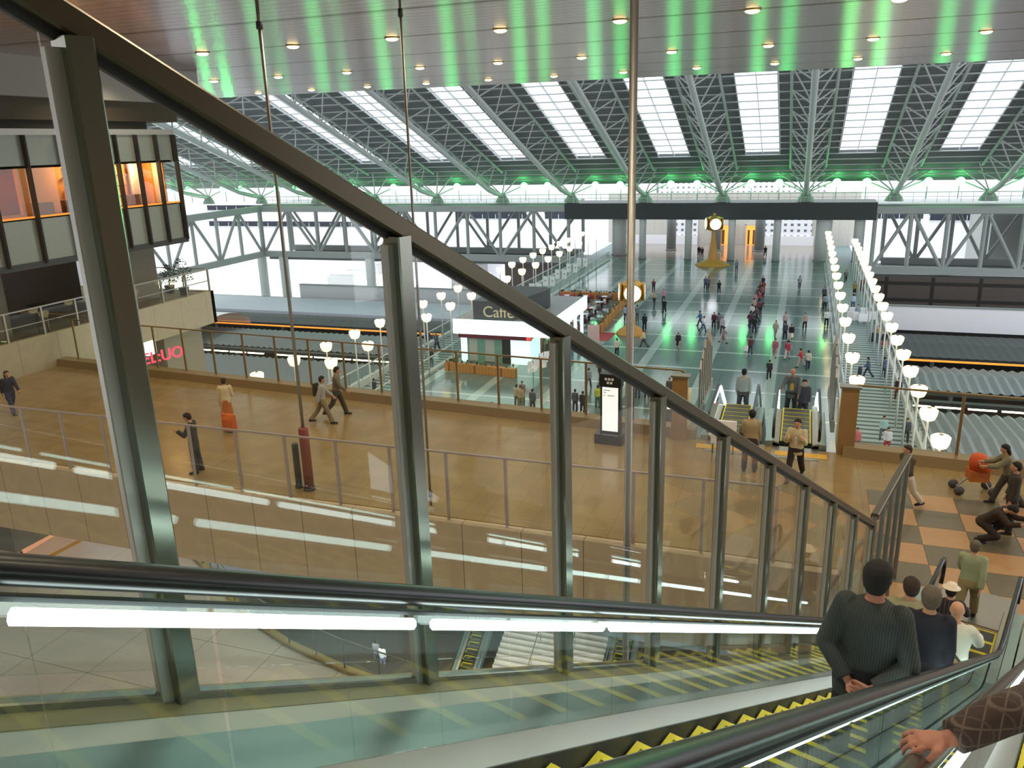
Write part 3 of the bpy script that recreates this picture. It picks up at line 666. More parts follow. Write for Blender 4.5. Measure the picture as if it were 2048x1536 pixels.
def make_lamp(h):
    root=E_('lamp_post',(0,0,0))
    mb=MB(); mb.tube([(0,0,0),(0,0,h-.3)],[.07,.05],8); mb.build('pole',WHITEP,root,True)
    mb=MB(); mb.loft([((0,0,h-.42),(.14,0,0),(0,.14,0)),((0,0,h-.34),(.30,0,0),(0,.30,0)),((0,0,h-.1),(.40,0,0),(0,.40,0)),((0,0,h+.14),(.43,0,0),(0,.43,0)),((0,0,h+.22),(.34,0,0),(0,.34,0)),((0,0,h+.26),(.15,0,0),(0,.15,0))],14); mb.build('glowing_bowl',WARM,root,True)
    mb=MB(); mb.tube([(0,0,h+.22),(0,0,h+.3)],[.2,.05],8); mb.build('cap',STEEL,root,True)
    return root
lp0=make_lamp(5.0); k=0
GROUPS=[(3.54,48.0,5.4,15,0,'white-bowled lamp post between the plaza and the right-hand striped walk'),(6.6,38.9,4.0,20,0,'white-bowled lamp post in the dense outer row at right'),(-28.55,44.4,4.9,16,0,'warm bowl lamp post on the plaza\'s left edge'),(-31.4,40.4,4.0,21,0,'warm bowl lamp post in the outer row left of the cafe')]
for gx,y0,dy,n,_,lab in GROUPS:
    for i in range(n):
        o=lp0 if k==0 else copy_tree(lp0); k+=1; o.location=(gx,y0+dy*i,0); tag(o,lab,'lamp','%s'%lab.replace('lamp post','lamp posts'))
# placards on left posts
pb=None
for i in range(9):
    y=68+i*5.4
    for dx in (-.45,.45):
        if pb is None:
            pb=E_('placard',(0,0,0)); MB().box((-.32,-.03,0),(.32,.03,1.2)).build('board',pm('pale_placard','#cfd8d8',.5),pb); MB().box((-.1,-.04,.55),(.1,-.03,.75)).build('mark',pm('placard_mark','#8f9a78',.5),pb); MB().tube([(0,.04,-1.45),(0,.04,1.1)],.03,6).build('post',WHITEP,pb); o=pb
        else: o=copy_tree(pb)
        o.location=(-28.9+dx,y-.25,1.45); tag(o,'small pale square placard on the plaza\'s left glass edge','sign','pale placards along the left lamp row')
def clock(x,y,zc,label,base=1.4):
    root=E_('street_clock',(x,y,0)); tag(root,label,'clock')
    mb=MB(); mb.loft([((0,0,0),(base,0,0),(0,base,0)),((0,0,.12),(base,0,0),(0,base,0)),((0,0,.5),(base*.75,0,0),(0,base*.75,0)),((0,0,.9),(base*.3,0,0),(0,base*.3,0)),((0,0,zc-.9),(.16,0,0),(0,.16,0))],8); mb.build('base_and_post',pm('orange_wood','#b8863a',.5),root)
    head=MB(); head.loft([((0,0,zc-1.0),(.8,0,0),(0,.8,0)),((0,0,zc-.75),(1.15,0,0),(0,1.15,0)),((0,0,zc+.75),(1.15,0,0),(0,1.15,0)),((0,0,zc+1.05),(.7,0,0),(0,.7,0))],6); hd=head.build('head',GOLD,root)
    for t in (-1.30,-1.30+PI/2,-1.30-PI/2,-1.30+PI):
        d=Vector((math.cos(t),math.sin(t),0)); c=d*1.0+Vector((0,0,zc)); s_=Vector((-d.y,d.x,0))
        ring=MB(); ring.loft([(c,s_*.92,Vector((0,0,.92))),(c+d*.22,s_*.92,Vector((0,0,.92)))],20); rr=ring.build('gold_rim',GOLD,root,True)
        fm=MB(); fm.loft([(c+d*.221,s_*.8,Vector((0,0,.8))),(c+d*.25,s_*.8,Vector((0,0,.8)))],20); ff=fm.build('clock_face',pm('lit_clock_face','#ffffff',.4,0,2.2,'#f4f6ff'),root)
        hn=MB()
        for q in range(12):
            an=q*PI/6; u=s_*math.sin(an)+Vector((0,0,math.cos(an))); hn.beam(c+d*.26+u*.62,c+d*.26+u*.74,.03,.02)
        hn.beam(c+d*.26,c+d*.26+(s_*.5+Vector((0,0,.3)))*.9,.05,.02); hn.beam(c+d*.27,c+d*.27+(s_*-.15+Vector((0,0,.65)))*.95,.04,.02); hn.build('hands_and_ticks',BLACK,ff)
    MB().ball((0,0,zc+1.3),.22).build('finial',GOLD,root,True)
p=onz(1262,668,0)
def zat(px,py,x,y): r=ray(px,py); t=math.hypot(x,y)/math.hypot(r[0],r[1]); return 18.5+r[2]*t
clock(p.x,p.y,zat(1258,583,p.x,p.y),'gold hexagonal clock with bright white face beside the cafe terrace',1.5)
clock(-12.3,124.5,zat(1425,447,-12.3,124.5),'tall clock on an orange stepped base at the plaza\'s far end',2.6)
# ------------------------------------------------ cafe kiosk
kx0,kx1=-28.1,-18.4; ky0=63.6
ka=onz(1100,668,2.64); kb=onz(1178,617,2.64); ky1=kb.y; kx1=(ka.x+kb.x)/2
root=E_('cafe_kiosk',(kx0,ky0,0)); tag(root,'glass-walled cafe kiosk with glowing white canopy band and black roof box','kiosk')
W_=kx1-kx0; D_=ky1-ky0
GLOW=pm('glowing_canopy_band','#e4f4f4',.5,0,.9,'#d8ffff')
mb=MB(); mb.box((-.1,-.1,2.64),(W_+.1,.12,3.9)); mb.box((W_-.12,.12,2.64),(W_+.1,D_,3.9)); mb.build('canopy_band',GLOW,root)
mb=MB(); mb.box((.0,.12,2.7),(W_-.12,D_,3.8)); mb.build('roof_deck',pm('kiosk_roof','#8f9494',.6),root)
mb=MB(); mb.box((.2,.3,2.2),(6.9,.7,2.64)); mb.build('red_fascia',pm('dark_red_fascia','#6e2230',.5),root)
MB().ball((6.75,.2,2.42),.22,12,6,(1,.4,1)).build('red_logo',pm('red_logo','#d84030',.5,0,.8),root,True)
LITG=pm('lit_frosted_glass','#bfe6dc',.3,0,.55,'#c8f4ea')
MB().box((.35,.5,0),(.95,.6,2.2)).build('lit_pane',pm('lit_white_glass','#c8e8e4',.3,0,.7,'#dcffff'),root)
MB().box((5.0,.5,0),(6.8,.6,2.2)).build('lit_pane',MATS['lit_white_glass'],root)
MB().box((6.8,.5,0),(6.9,3.0,2.2)).build('lit_pane',LITG,root)
for k,(x0,x1) in enumerate(((1.1,1.9),(2.6,3.5))): MB().box((x0,.52,.1),(x1,.6,2.1)).build('door',pm('pale_kiosk_door','#aab4b0',.5),root)
for k,(x0,x1) in enumerate(((.95,1.1),(1.9,2.6),(3.5,4.2))): MB().box((x0,.5,0),(x1,.58,2.2)).build('green_panel',pm('green_kiosk_panel','#6f9c8e',.5),root)
MB().box((4.2,.55,0),(5.0,.65,2.2)).build('dark_panel',DGREY,root)
MB().box((.4,4,0),(6.8,4.2,2.7)).build('back_wall',pm('cafe_inner_wall','#8a5f43',.6),root)
for k in range(5): MB().box((W_-.35,2+k*(D_-3)/4,0),(W_-.15,2.5+k*(D_-3)/4,2.64)).build('lit_column',MATS['lit_white_glass'],root)
MB().box((7.6,3.5,0),(W_-1.4,D_-1,1.1)).build('counter',pm('dark_counter','#3a2b25',.5),root)
mb=MB(); mb.loft([((3.2+.2,2.0,3.85),(3.4,0,0),(0,.01,0)),((3.2+.2,2.0,3.85),(3.4,0,0),(0,.01,0))],4)
bxr=MB(); q=[(1.7,.35),(5.2,.35),(6.6,6.8),(6.5,7.6),(6.0,8.1),(2.2,8.1)]
n=len(q); bxr.add([(x,y,3.85) for x,y in q]+[(x,y,5.5) for x,y in q],[tuple(range(n-1,-1,-1)),tuple(range(n,2*n))]+[(i,(i+1)%n,(i+1)%n+n,i+n) for i in range(n)])
bxr.build('roof_box',pm('black_roof_box','#2a2a2b',.5),root)
lamp('cafe_lamp','POINT',(5,2.5,2.3),60,(1,.7,.45),.2,parent=root)
textobj('cafe_lettering','Caffè',1.35,pm('cream_letters','#b5ad86',.5,0,.15),root,(2.6,.32,4.15),(PI/2,0,0),.03)
def planter(x0,y0,x1,y1,label,h=.75,w_=.5,n=10):
    root=E_('planter',(x0,y0,0)); tag(root,label,'planter'); a_=Vector((0,0,h/2)); b_=Vector((x1-x0,y1-y0,h/2))
    mb=MB(); mb.beam(a_,b_,w_,h,c=.03); mb.build('trough',WOOD,root)
    mb=MB(); L=(b_-a_).length
    for i in range(int(L*5)):
        p=a_.lerp(b_,random.random())+Vector((random.uniform(-.2,.2),random.uniform(-.2,.2),h/2)); hh=random.uniform(.1,.4)
        for j in range(4):
            t=random.uniform(0,6.28); d=Vector((math.cos(t)*.15,math.sin(t)*.15,hh)); s_=Vector((-math.sin(t),math.cos(t),0))*.05
            mb.add([p,p+d*.5+s_,p+d,p+d*.5-s_],[(0,1,2,3)])
    mb.build('foliage',LEAF,root)
planter(-27.9,61.0,-21.3,60.2,'long orange-brown planter in front of the cafe kiosk')
pa=onz(1197,668,0); pb_=onz(1252,603,0)
for i in range(8):
    q0=pa.lerp(pb_,i/8); q1=pa.lerp(pb_,(i+.9)/8)
    planter(q0.x,q0.y,q1.x,q1.y,'orange wooden planter edging the cafe terrace, %s from the kiosk end'%['first','second','third','fourth','fifth','sixth','seventh','eighth'][i],.9,.5)
planter(-27.5,pb_.y+1,pb_.x,pb_.y+1,'orange planter closing the far side of the cafe terrace',.8)
# menu boards, banners
def board(px,py,z,w_,h,mat,label,dep=.15,name='sign_board',frame=DGREY,rz=0):
    p=onz(px,py,z); root=E_(name,p,rz); tag(root,label,'sign'); MB().box((-w_/2,-dep/2,.1),(w_/2,dep/2,h)).build('panel',mat,root)
    MB().box((-w_/2-.05,-dep/2-.03,0),(w_/2+.05,dep/2+.03,.1)).build('foot',frame,root); return root
board(1187,690,0,1.1,1.9,pm('red_white_poster','#c8a8a4',.5),'pale red menu board at the near end of the cafe terrace')
m=MB(); p=onz(1205,672,0); m.box((p.x-1.3,p.y-2,.005),(p.x+1.0,p.y+1.5,.02)); tag(m.build('red_mat',pm('red_mat','#9a3a3a',.8)),'red mat on the plaza by the menu board','mat')
for px,py in ((1067,768),(1080,760),(1088,750)):
    p=onz(px,py,0); root=E_('paper_banner',(p.x,p.y,0),.5+px%3*.3); tag(root,'crumpled white paper banner beside the kiosk planter, %s'%{1067:'frontmost',1080:'middle one',1088:'rearmost'}[px],'banner')
    mb=MB(); n=5; v=[(i*.28-.55,.1*math.sin(i*2.1+j),1.0+j*.32) for j in range(4) for i in range(n)]; mb.add(v,[(j*n+i,j*n+i+1,(j+1)*n+i+1,(j+1)*n+i) for j in range(3) for i in range(n-1)]); mb.build('paper',WHITEB,root); MB().tube([(0,0,0),(0,0,2)],.03).build('stand',STEEL,root)
# lit signboard on the bridge
p=onz(1222,882,BZ); root=E_('guide_sign',p,-.05); tag(root,'tall illuminated white guide sign with black header on a black base','sign')
MB().box((-.42,-.35,0),(.42,.35,.3)).build('base',BLACK,root)
MB().box((-.3,-.12,.3),(.3,.12,2.05)).build('frame',BLACK,root)
MB().box((-.24,-.135,.36),(.24,-.118,1.72)).build('lit_panel',pm('lit_sign_panel','#e8e8e8',.4,0,.55,'#fbfdff'),root)
hd=MB().box((-.33,-.15,1.74),(.33,.15,2.12)).build('header',BLACK,root)
ic=MB()
for k in range(3): ic.box((-.16+k*.1,-.156,1.94),(-.09+k*.1,-.15,2.01)); 
for k in range(2): ic.box((-.1+k*.1,-.156,1.83),(-.03+k*.1,-.15,1.90))
ic.build('pictograms',WHITEB,hd)
tl=MB()
for i,(x0,x1,z) in enumerate(((-.2,.0,1.62),(-.2,-.12,1.55),(-.2,-.15,1.46),(-.08,.12,1.46))): tl.box((x0,-.139,z),(x1,-.135,z+.02))
tl.build('text_lines',pm('grey_text','#8f9496',.5),root)
root=board(1352,806,4,1,1,WHITEB,'',.1) if False else None
p=onz(1352,845,0); root=E_('guide_sign',p); tag(root,'short illuminated sign with two white rows standing on the plaza below the bridge','sign')
MB().box((-.7,-.1,0),(.7,.1,2.1)).build('frame',DGREY,root)
for z in (.95,1.5): MB().box((-.62,-.12,z),(.62,-.1,z+.42)).build('lit_row',MATS['lit_sign_panel'],root)
# fins and tan panels beside the escalator heads
for side,px in ((-1,1417),(1,1672)):
    x0=-2.75 if side<0 else 1.3
    root=E_('fin_screen',(x0,fe(0)+1,BZ)); tag(root,'row of tall stainless fins with pointed tops %s of the escalator heads'%('left' if side<0 else 'right'),'screen')
    for k in range(7):
        mb=MB(); y=1.2+k*.55; hgt=2.5-.22*abs(k-3); mb.hexa([(-.03,y-.1,0),(.03,y-.1,0),(.03,y+.1,0),(-.03,y+.1,0),(-.03,y-.1,hgt-.25),(.03,y-.1,hgt-.25),(.03,y+.1,hgt),(-.03,y+.1,hgt)]); mb.build('fin',STEEL,root)
    MB().box((-.06,.9,-.1),(.06,4.9,.25)).build('base',STEEL,root)
for x0,x1,lab in ((-3.3,-2.85,'left of the escalator heads, at the end of the long railing'),(1.35,1.8,'right of the escalator heads, at the start of the short railing')):
    root=E_('tan_panel',(x0,fe(0),BZ)); tag(root,'tan wall panel '+lab,'panel'); MB().box((0,-.2,0),(x1-x0,.05,1.95)).build('front',WOODP,root); MB().box((-.05,-.25,1.95),(x1-x0+.05,.1,2.0)).build('cap',STEEL,root)
    MB().box((0,.05,0),(x1-x0,.9,1.3)).build('kerb_block',pm('cream_block','#b9aa7c',.5),root)
p=onz(1447,900,BZ); root=E_('notice_board',(p.x,p.y-.3,BZ)); tag(root,'low white notice board at the left escalator head','sign'); MB().box((-.35,-.03,.3),(.35,.03,1.0)).build('panel',WHITEB,root); MB().box((-.3,-.03,0),(-.26,.03,.3)).box((.26,-.03,0),(.3,.03,.3)).build('leg_frame',STEEL,root)
#SECTION_LEFT
# ------------------------------------------------ shop building on the left
BX=-30.0; root=E_('shop_building',(BX,15,9)); tag(root,'glass-fronted building with glowing orange shop behind dark fins, far left','building')
of=Vector((-BX,-15,-9))
def LB_(a,b,mat,name): return MB().box(Vector(a)+of,Vector(b)+of).build(name,mat,root)
PAN=pm('grey_green_spandrel','#82877b',.25,.1,noise=.08)
yN,yF=2.0,34.3; zt,zb=19.35,14.3; w1,w0=18.05,16.1
LB_((BX-.15,yN,w1),(BX,yF,zt),PAN,'upper_spandrel'); LB_((BX-.15,yN,zb),(BX,yF,w0),PAN,'lower_spandrel')
LB_((BX-12,yN,zt),(BX+.05,yF+.1,zt+.25),FRAME,'top_edge'); LB_((BX-12,yN,zb-.25),(BX+.08,yF+.1,zb),DGREY,'bottom_edge')
LB_((BX-.1,yN,w0),(BX-.08,yF,w1),GLASS,'window_glass'); LB_((BX-.12,yN,w0-.04),(BX+.02,yF,w0+.03),pm('orange_sill','#d88a3c',.5,0,.5,'#ff9a30'),'lit_sill')
LB_((BX-3.1,33.7,w0),(BX-.35,33.8,w1),pm('end_shelf_wall','#d0883a',.6),'end_wall'); LB_((BX-.9,33.6,w0),(BX-.6,33.7,w1),pm('white_strip_panel','#c9b9b0',.6),'white_panel'); LB_((BX-12,yF-.15,w1),(BX,yF,zt),PAN,'end_spandrel'); LB_((BX-12,yF-.15,zb),(BX,yF,w0),PAN,'end_spandrel')
y=yF
k=0
while y>yN and k<22:
    LB_((BX,y-.09,zb-.1),(BX+.22,y,zt),DARK,'fin'); y-=1.27 if k<4 else 1.75; k+=1
LB_((BX-12,yN,w0-.1),(BX,yF-.3,w0),pm('shop_floor','#8c5a2c',.5),'shop_floor'); LB_((BX-12,yN,w1),(BX,yF-.3,w1+.1),pm('shop_ceiling','#6b3c1c',.6),'shop_ceiling')
LB_((BX-3.1,yN,w0),(BX-2.9,28.6,w1),pm('shop_back_orange','#a8521c',.6,noise=.2,nscale=1),'shop_back_wall')
LB_((BX-1.9,26.6,w0),(BX-1.7,yF-.4,w1),pm('shop_back_amber','#d08a3a',.6),'shop_back_wall')
LB_((BX-1.5,32.6,w0),(BX-1.4,33.3,w1),pm('white_shop_panel','#c9b9b0',.6),'white_panel')
SH=pm('shelf_wood','#7d4a1f',.5)
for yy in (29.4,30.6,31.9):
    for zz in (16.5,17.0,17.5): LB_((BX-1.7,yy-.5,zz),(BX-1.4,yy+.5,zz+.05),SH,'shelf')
    LB_((BX-1.69,yy-.5,w0),(BX-1.66,yy+.5,w1-.1),pm('amber_panel_glow','#e0a040',.5,0,.5,'#ff9a30'),'shelf_back')  # shelf backs glow by themselves to imitate the lit shop interior
for yy in (26.5,28,29.6,31.8): LB_((BX-1.1,yy,w0),(BX-.6,yy+.7,w0+.5),SH,'display_table')
for i in range(14):
    y=8+i*1.9
    lamp('shop_spot','SPOT',Vector((BX-2.2,y,w1-.1))+of,60,(1,.45,.12),.05,(0,-.45,0),parent=root,spot=1.3)
lamp('shop_lamp','POINT',Vector((BX-.9,32.6,17.8))+of,90,(1,.62,.28),.15,parent=root); lamp('shop_lamp','POINT',Vector((BX-.9,29.5,17.8))+of,90,(1,.6,.25),.2,parent=root); lamp('shop_lamp','POINT',Vector((BX-1.6,23,17.7))+of,160,(1,.5,.2),.2,parent=root); lamp('shop_lamp','POINT',Vector((BX-1.6,15,17.7))+of,120,(1,.5,.2),.2,parent=root)
# dark band and grey fascia above
LB_((BX-12,yN,20.0),(BX-1.0,36,20.9),pm('olive_dark_band','#3f3626',.7),'dark_band'); LB_((BX-12,yN,20.9),(BX-.6,37.5,Zs),pm('grey_fascia','#8d8a86',.6),'grey_fascia')
LB_((BX-12,yN,zt+.2),(BX-1.2,34,20.05),DARK,'recess')
# columns below
for y0,y1 in ((31.2,33.3),(22.6,24.6),(13,15)): LB_((BX-3.2,y0,2),(BX-1.3,y1,zb),pm('concrete_column','#6e6759',.6),'column')
LB_((BX-5.2,8,11.3),(BX-5.0,31.8,zb),pm('restaurant_back','#3a211a',.6),'restaurant_back_wall')
for y0,y1,mt in ((21.5,22.6,'#a5a2ad'),(23,24,'#8f8f9c'),(25.5,27,'#5a2318'),(16,18,'#4a2018')): LB_((BX-4.9,y0,11.3),(BX-4.8,y1,14.0),pm('panel_'+mt[1:],mt,.5),'restaurant_panel')
# balcony
BB=linemat('balcony_beige','#a9a088',[(1,1.9,.02,.5,'#7d755f')],.6)
root=E_('balcony',(BX,8,9.4)); tag(root,'beige balcony slab and parapet below the shop building, ending in a corner','balcony'); of=Vector((-BX,-8,-9.4))
LB_((BX-.25,8,9.5),(BX,35.8,11.25),BB,'front_parapet'); LB_((BX-12,35.55,9.5),(BX,35.8,11.25),BB,'end_parapet'); LB_((BX-12,8,10.9),(BX-.25,35.6,11.2),pm('balcony_floor','#6f6a5c',.6),'floor_slab')
for k in range(16):
    y=35.6-k*1.75; LB_((BX-.1,y-.04,11.25),(BX-.02,y+.04,12.45),FRAME,'rail_post')
    if k<15: LB_((BX-.07,y-1.7,11.3),(BX-.05,y-.05,12.4),GLASSY,'glass_pane')
LB_((BX-.11,8,12.42),(BX-.01,35.7,12.47),FRAME,'top_rail'); LB_((BX-.11,8,11.8),(BX-.03,35.7,11.83),FRAME,'mid_rail'); LB_((BX-6,35.6,12.42),(BX,35.7,12.47),FRAME,'end_rail')
LB_((BX-6,35.62,11.3),(BX-.1,35.64,12.4),GLASSY,'end_glass')
# column under balcony end
root=E_('concrete_pier',(BX-1.5,33.5,0)); tag(root,'square concrete pier under the balcony end, beyond the bridge railing','column')
MB().box((-1.1,-1.4,0),(1.1,1.4,9.5)).build('shaft',pm('pier_concrete','#8f8a78',.6),root); MB().box((-1.2,-1.5,0),(1.2,1.5,.4)).build('base',GREYP,root)
root=E_('red_sign',(-27.6,30.2,10.1)); p=onx(285,722,-28.2); root.location=(p.x,p.y,p.z); tag(root,'red illuminated lettering sign beneath the balcony','sign')
hm=MB()
for q in (0,.35): hm.tube([(q*.3,q,.1),(BX-.12-p.x,q,9.75-p.z)],.025,6)
hm.build('hanger',DGREY,root)
textobj('letters','EL:UO',.75,pm('red_letter_glow','#ff4060',.5,0,1.2,'#ff3050'),root,(0,0,-.2),(PI/2,0,1.25),.03)
p=onx(292,700,-28.4); root=E_('light_window',p); tag(root,'small glowing white panel above the red letters under the balcony','light panel'); MB().box((-.05,-1.0,-.3),(.05,.6,.35)).build('panel',pm('white_glow_panel','#f4f8ff',.5,0,1.1),root); MB().box((-.07,-1.05,-.34),(.07,-1.0,.4)).build('frame',DGREY,root)
# terrace furniture on balcony
def table(x,y,z,label,r=.75,mat=None):
    root=E_('round_table',(x,y,z)); tag(root,label,'table'); MB().tube([(0,0,.72),(0,0,.76)],r,20).build('top',mat or pm('yellow_beige_top','#b7a878',.5),root,True); MB().tube([(0,0,.02),(0,0,.72)],.05).build('pedestal',DGREY,root); MB().tube([(0,0,0),(0,0,.03)],.3,14).build('foot',DGREY,root)
table(BX-2.6,21.3,11.2,'large round cream table on the balcony terrace',1.1)
table(BX-3,27.5,11.2,'small dark round table on the balcony terrace, nearer the column',.5,DGREY)
for i,(x,y) in enumerate(((-32.4,20.4),(-31.6,22.6),(-33.4,22.8),(-33.0,19.0))):
    root=E_('terrace_lamp',(x,y,11.2)); tag(root,'small yellow terrace lamp on a thin black pole, %s on the balcony'%['front left','front right','rear','leftmost'][i],'lamp')
    MB().tube([(0,0,0),(0,0,1.7+.2*i)],.02,6).build('pole',BLACK,root); MB().tube([(0,0,1.7+.2*i),(0,0,1.85+.2*i)],[.05,.11],10).build('shade',pm('yellow_lamp','#ffe060',.5,0,4,'#ffd040'),root)
root=E_('umbrella',(BX-2.4,17,11.2)); tag(root,'grey-white folded-back parasol on the balcony terrace','umbrella')
MB().loft([((0,0,1.0),(2.0,0,0),(0,2.6,0)),((0,0,1.25),(1.6,0,0),(0,2.1,0)),((0,0,1.75),(.05,0,0),(0,.05,0))],8).build('canopy',pm('pale_canvas','#aeb3c4',.8),root); MB().tube([(0,0,0),(0,0,1.7)],.03).build('pole',DGREY,root)
root=E_('blue_bench',(BX-1.4,18.3,11.2)); tag(root,'long blue padded bench against the balcony parapet','bench'); MB().box((-.4,-2.6,.3),(.3,2.6,.5)).build('seat',pm('blue_pad','#2b4a74',.7),root); MB().box((-.5,-2.6,.3),(-.4,2.6,.95)).build('back',MATS['blue_pad'],root)
for yy in (-2.4,0,2.4): MB().box((-.35,yy-.04,0),(.25,yy+.04,.3)).build('leg',DGREY,root)
def shrub(x,y,z,h,label):
    root=E_('potted_plant',(x,y,z)); tag(root,label,'plant'); MB().tube([(0,0,0),(0,0,.4)],[.2,.28],12).build('pot',DGREY,root); mb=MB()
    mb2=MB(); mb2.tube([(0,0,.4),(.1,0,h*.7)],[.04,.015],6); mb2.build('stem',pm('bark','#4a3a2a',.8),root)
    for i in range(420):
        t=random.uniform(0,6.28); u=random.uniform(.35,1); rr=(.25+.5*math.sin(u*PI))*random.random()**.5*h*.4; p=Vector((math.cos(t)*rr,math.sin(t)*rr,u*h)); d=Vector((random.uniform(-.1,.1),random.uniform(-.1,.1),random.uniform(-.05,.1))); s_=Vector((random.uniform(-.04,.04),random.uniform(-.04,.04),.02))
        mb.add([p,p+d*.5+s_,p+d,p+d*.5-s_],[(0,1,2,3)])
    mb.build('foliage',LEAFD,root)
shrub(BX-.9,34.6,11.2,1.9,'feathery dark shrub at the balcony corner'); shrub(BX-2.2,35,11.2,1.5,'second dark shrub behind the balcony corner one')
# shops on the lower level at left
root=E_('lower_shop',(-35.5,24,0)); tag(root,'lower-level shop front with dark posts and peach window, bottom left','shop')
def LS(px,py,px2,py2,mat,name,h=3.2,dp=.15):
    a_=onz(px,py,0)-root.location; b_=onz(px2,py2,0)-root.location; a_.z=b_.z=0; mb=MB(); n_=(b_-a_).cross(Vector((0,0,1))).normalized()*dp; mb.hexa([a_,b_,b_+n_,a_+n_]+[p+Vector((0,0,h)) for p in (a_,b_,b_+n_,a_+n_)]); mb.build(name,mat,root)
LS(44,1108,150,1045,pm('peach_window','#c79a78',.4,0,.25,'#ffb080'),'shop_window',3.2,.1)
LS(40,1110,52,1103,DARK,'dark_post',3.2,-.3); LS(55,1100,76,1088,pm('dark_goods','#3a3c40',.6),'display_goods',2.2,-.3); LS(96,1078,104,1073,DARK,'dark_post',3.2,-.3); LS(44,1109,150,1046,DARK,'base_strip',.12,-.35)
LS(-60,1150,40,1110,pm('cream_hoarding','#a8a090',.6),'hoarding',3.0,.12)
a_=onz(-60,1150,0); b_=onz(40,1110,0); ang=math.atan2(b_.y-a_.y,b_.x-a_.x)
for s_,zz in (('カード',1.75),('ロコ',1.2)):
    textobj('red_lettering',s_,.42,pm('red_print','#a8504a',.6),root,onz(-4,1132,0)-root.location+Vector((0,-.12,zz)),(PI/2,0,ang),.01)
#SECTION_PEOPLE
# ------------------------------------------------ people
MATS['cloth_plaid0']=linemat('plaid_cloth','#3a2a26',[(0,.045,.005,0,'#5c4e44'),(2,.045,.005,.03,'#5c4e44'),(1,.045,.005,.02,'#4c3c36')],.85)
MATS['cloth_plaid1']=linemat('striped_dark_cloth','#2c3231',[(0,.016,.004,0,'#3d4544')],.85)
MATS['cloth_dots']=linemat('dotted_dark_cloth','#241c22',[(0,.06,.008,0,'#5a5046')],.85)
def cloth(hx): return MATS.get("cloth_"+hx) or pm("cloth_"+hx,"#"+hx,.85)
SKIN=pm('skin','#b98a6c',.55); SKINR=pm('skin_ruddy','#a8705c',.55)
HB=pm('black_hair','#15110f',.85,noise=.5,nscale=60); HG=pm('grey_hair','#5a4f42',.85,noise=.4,nscale=60); HBR=pm('brown_hair','#2e1f16',.85,noise=.5,nscale=60); WHT=pm('cream_hat','#d8c9b4',.7)
def remesh(mb,name,vox,mat,sm=4):
    me=bpy.data.meshes.new(name); me.from_pydata(mb.v,[],mb.f); t=bpy.data.objects.new('tmp',me); COL.objects.link(t)
    r=t.modifiers.new('r','REMESH'); r.mode='VOXEL'; r.voxel_size=vox; r.use_smooth_shade=True
    q=t.modifiers.new('s','SMOOTH'); q.iterations=sm; q.factor=.5
    dg=bpy.context.evaluated_depsgraph_get(); out=bpy.data.meshes.new_from_object(t.evaluated_get(dg))
    bpy.data.objects.remove(t); bpy.data.meshes.remove(me); out.name=name; out.materials.clear(); out.materials.append(mat)
    out.polygons.foreach_set('use_smooth',[True]*len(out.polygons)); return out
D2R=PI/180
POSES={
 'stand':dict(arms=((4,8,12),(0,8,15)),legs=((2,2,5),(-2,2,5))),
 'walk1':dict(arms=((28,6,20),(-24,6,12)),legs=((-22,18,2),(24,6,2)),lean=4),
 'walk2':dict(arms=((-20,6,15),(24,6,25)),legs=((20,4,2),(-18,26,2)),lean=5),
 'phone':dict(arms=((30,5,95),(2,7,12)),legs=((2,3,5),(-3,3,4)),nod=20),
 'chest':dict(arms=((20,12,115),(22,12,112)),legs=((-18,20,3),(22,6,3)),lean=3),
 'sit':dict(arms=((30,8,60),(25,8,65)),legs=((82,85,8),(80,84,8)),lean=8),
 'carry':dict(arms=((2,10,5),(10,10,60)),legs=((-12,12,3),(14,4,3)),lean=3),
 'crouch':dict(arms=((60,10,40),(55,12,50)),legs=((95,140,12),(60,125,10)),lean=45,nod=20),
 'push':dict(arms=((48,6,35),(48,6,35)),legs=((-20,16,3),(22,6,3)),lean=12),
 'railR':dict(arms=((4,8,12),(35,22,45)),legs=((2,2,4),(-2,4,4)),lean=3),
 'back':dict(arms=((-10,14,0),(-10,14,0)),legs=((1,2,6),(-1,2,6)),lean=0,behind=True),
}
def hand(mb,wr,d,nrml,h,det,curl=.35,side=1):
    d=d.normalized(); n_=(nrml-d*nrml.dot(d)).normalized(); w_=d.cross(n_).normalized()
    L=.105*h
    if det==0:
        mb.loft([(wr,w_*.022,n_*.018),(wr+d*L*.4,w_*.036,n_*.018),(wr+d*L*.95+n_*.01,w_*.024,n_*.014)],8); mb.tube([wr+d*L*.2,wr+d*L*.5+w_*.045*side],[.014,.01],6); return
    mb.loft([(wr-d*.01,w_*.026,n_*.020),(wr+d*L*.22,w_*.036,n_*.019),(wr+d*L*.48,w_*.042,n_*.016),(wr+d*L*.52,w_*.038,n_*.012)],12)
    for i,(fx,fl) in enumerate(((-.036,.42),(-.012,.49),(.012,.46),(.036,.35))):
        b=wr+d*L*.46+w_*(fx*side*-1); p=[b]; dd=d.copy()
        for j in range(3):
            ang=curl*(.6+.5*j); dd=(d*math.cos(ang*(j+1)*.7)+n_*math.sin(ang*(j+1)*.7)).normalized()
            p.append(p[-1]+(dd+w_*(fx*side*-3.0)*.9).normalized()*L*fl*(.42,.32,.26)[j])
        mb.tube(p,[.0096,.0090,.0084,.0066],8); mb.ball(p[-1],.0068,8,5)
    b=wr+d*L*.14+w_*.026*side; p=[b,b+(d*.6+w_*side*.7).normalized()*L*.22,b+(d*.85+w_*side*.6+n_*.3).normalized()*L*.42,b+(d+w_*side*.35+n_*.5).normalized()*L*.56]
    mb.tube(p,[.014,.012,.0105,.008],8); mb.ball(p[-1],.008,8,5)
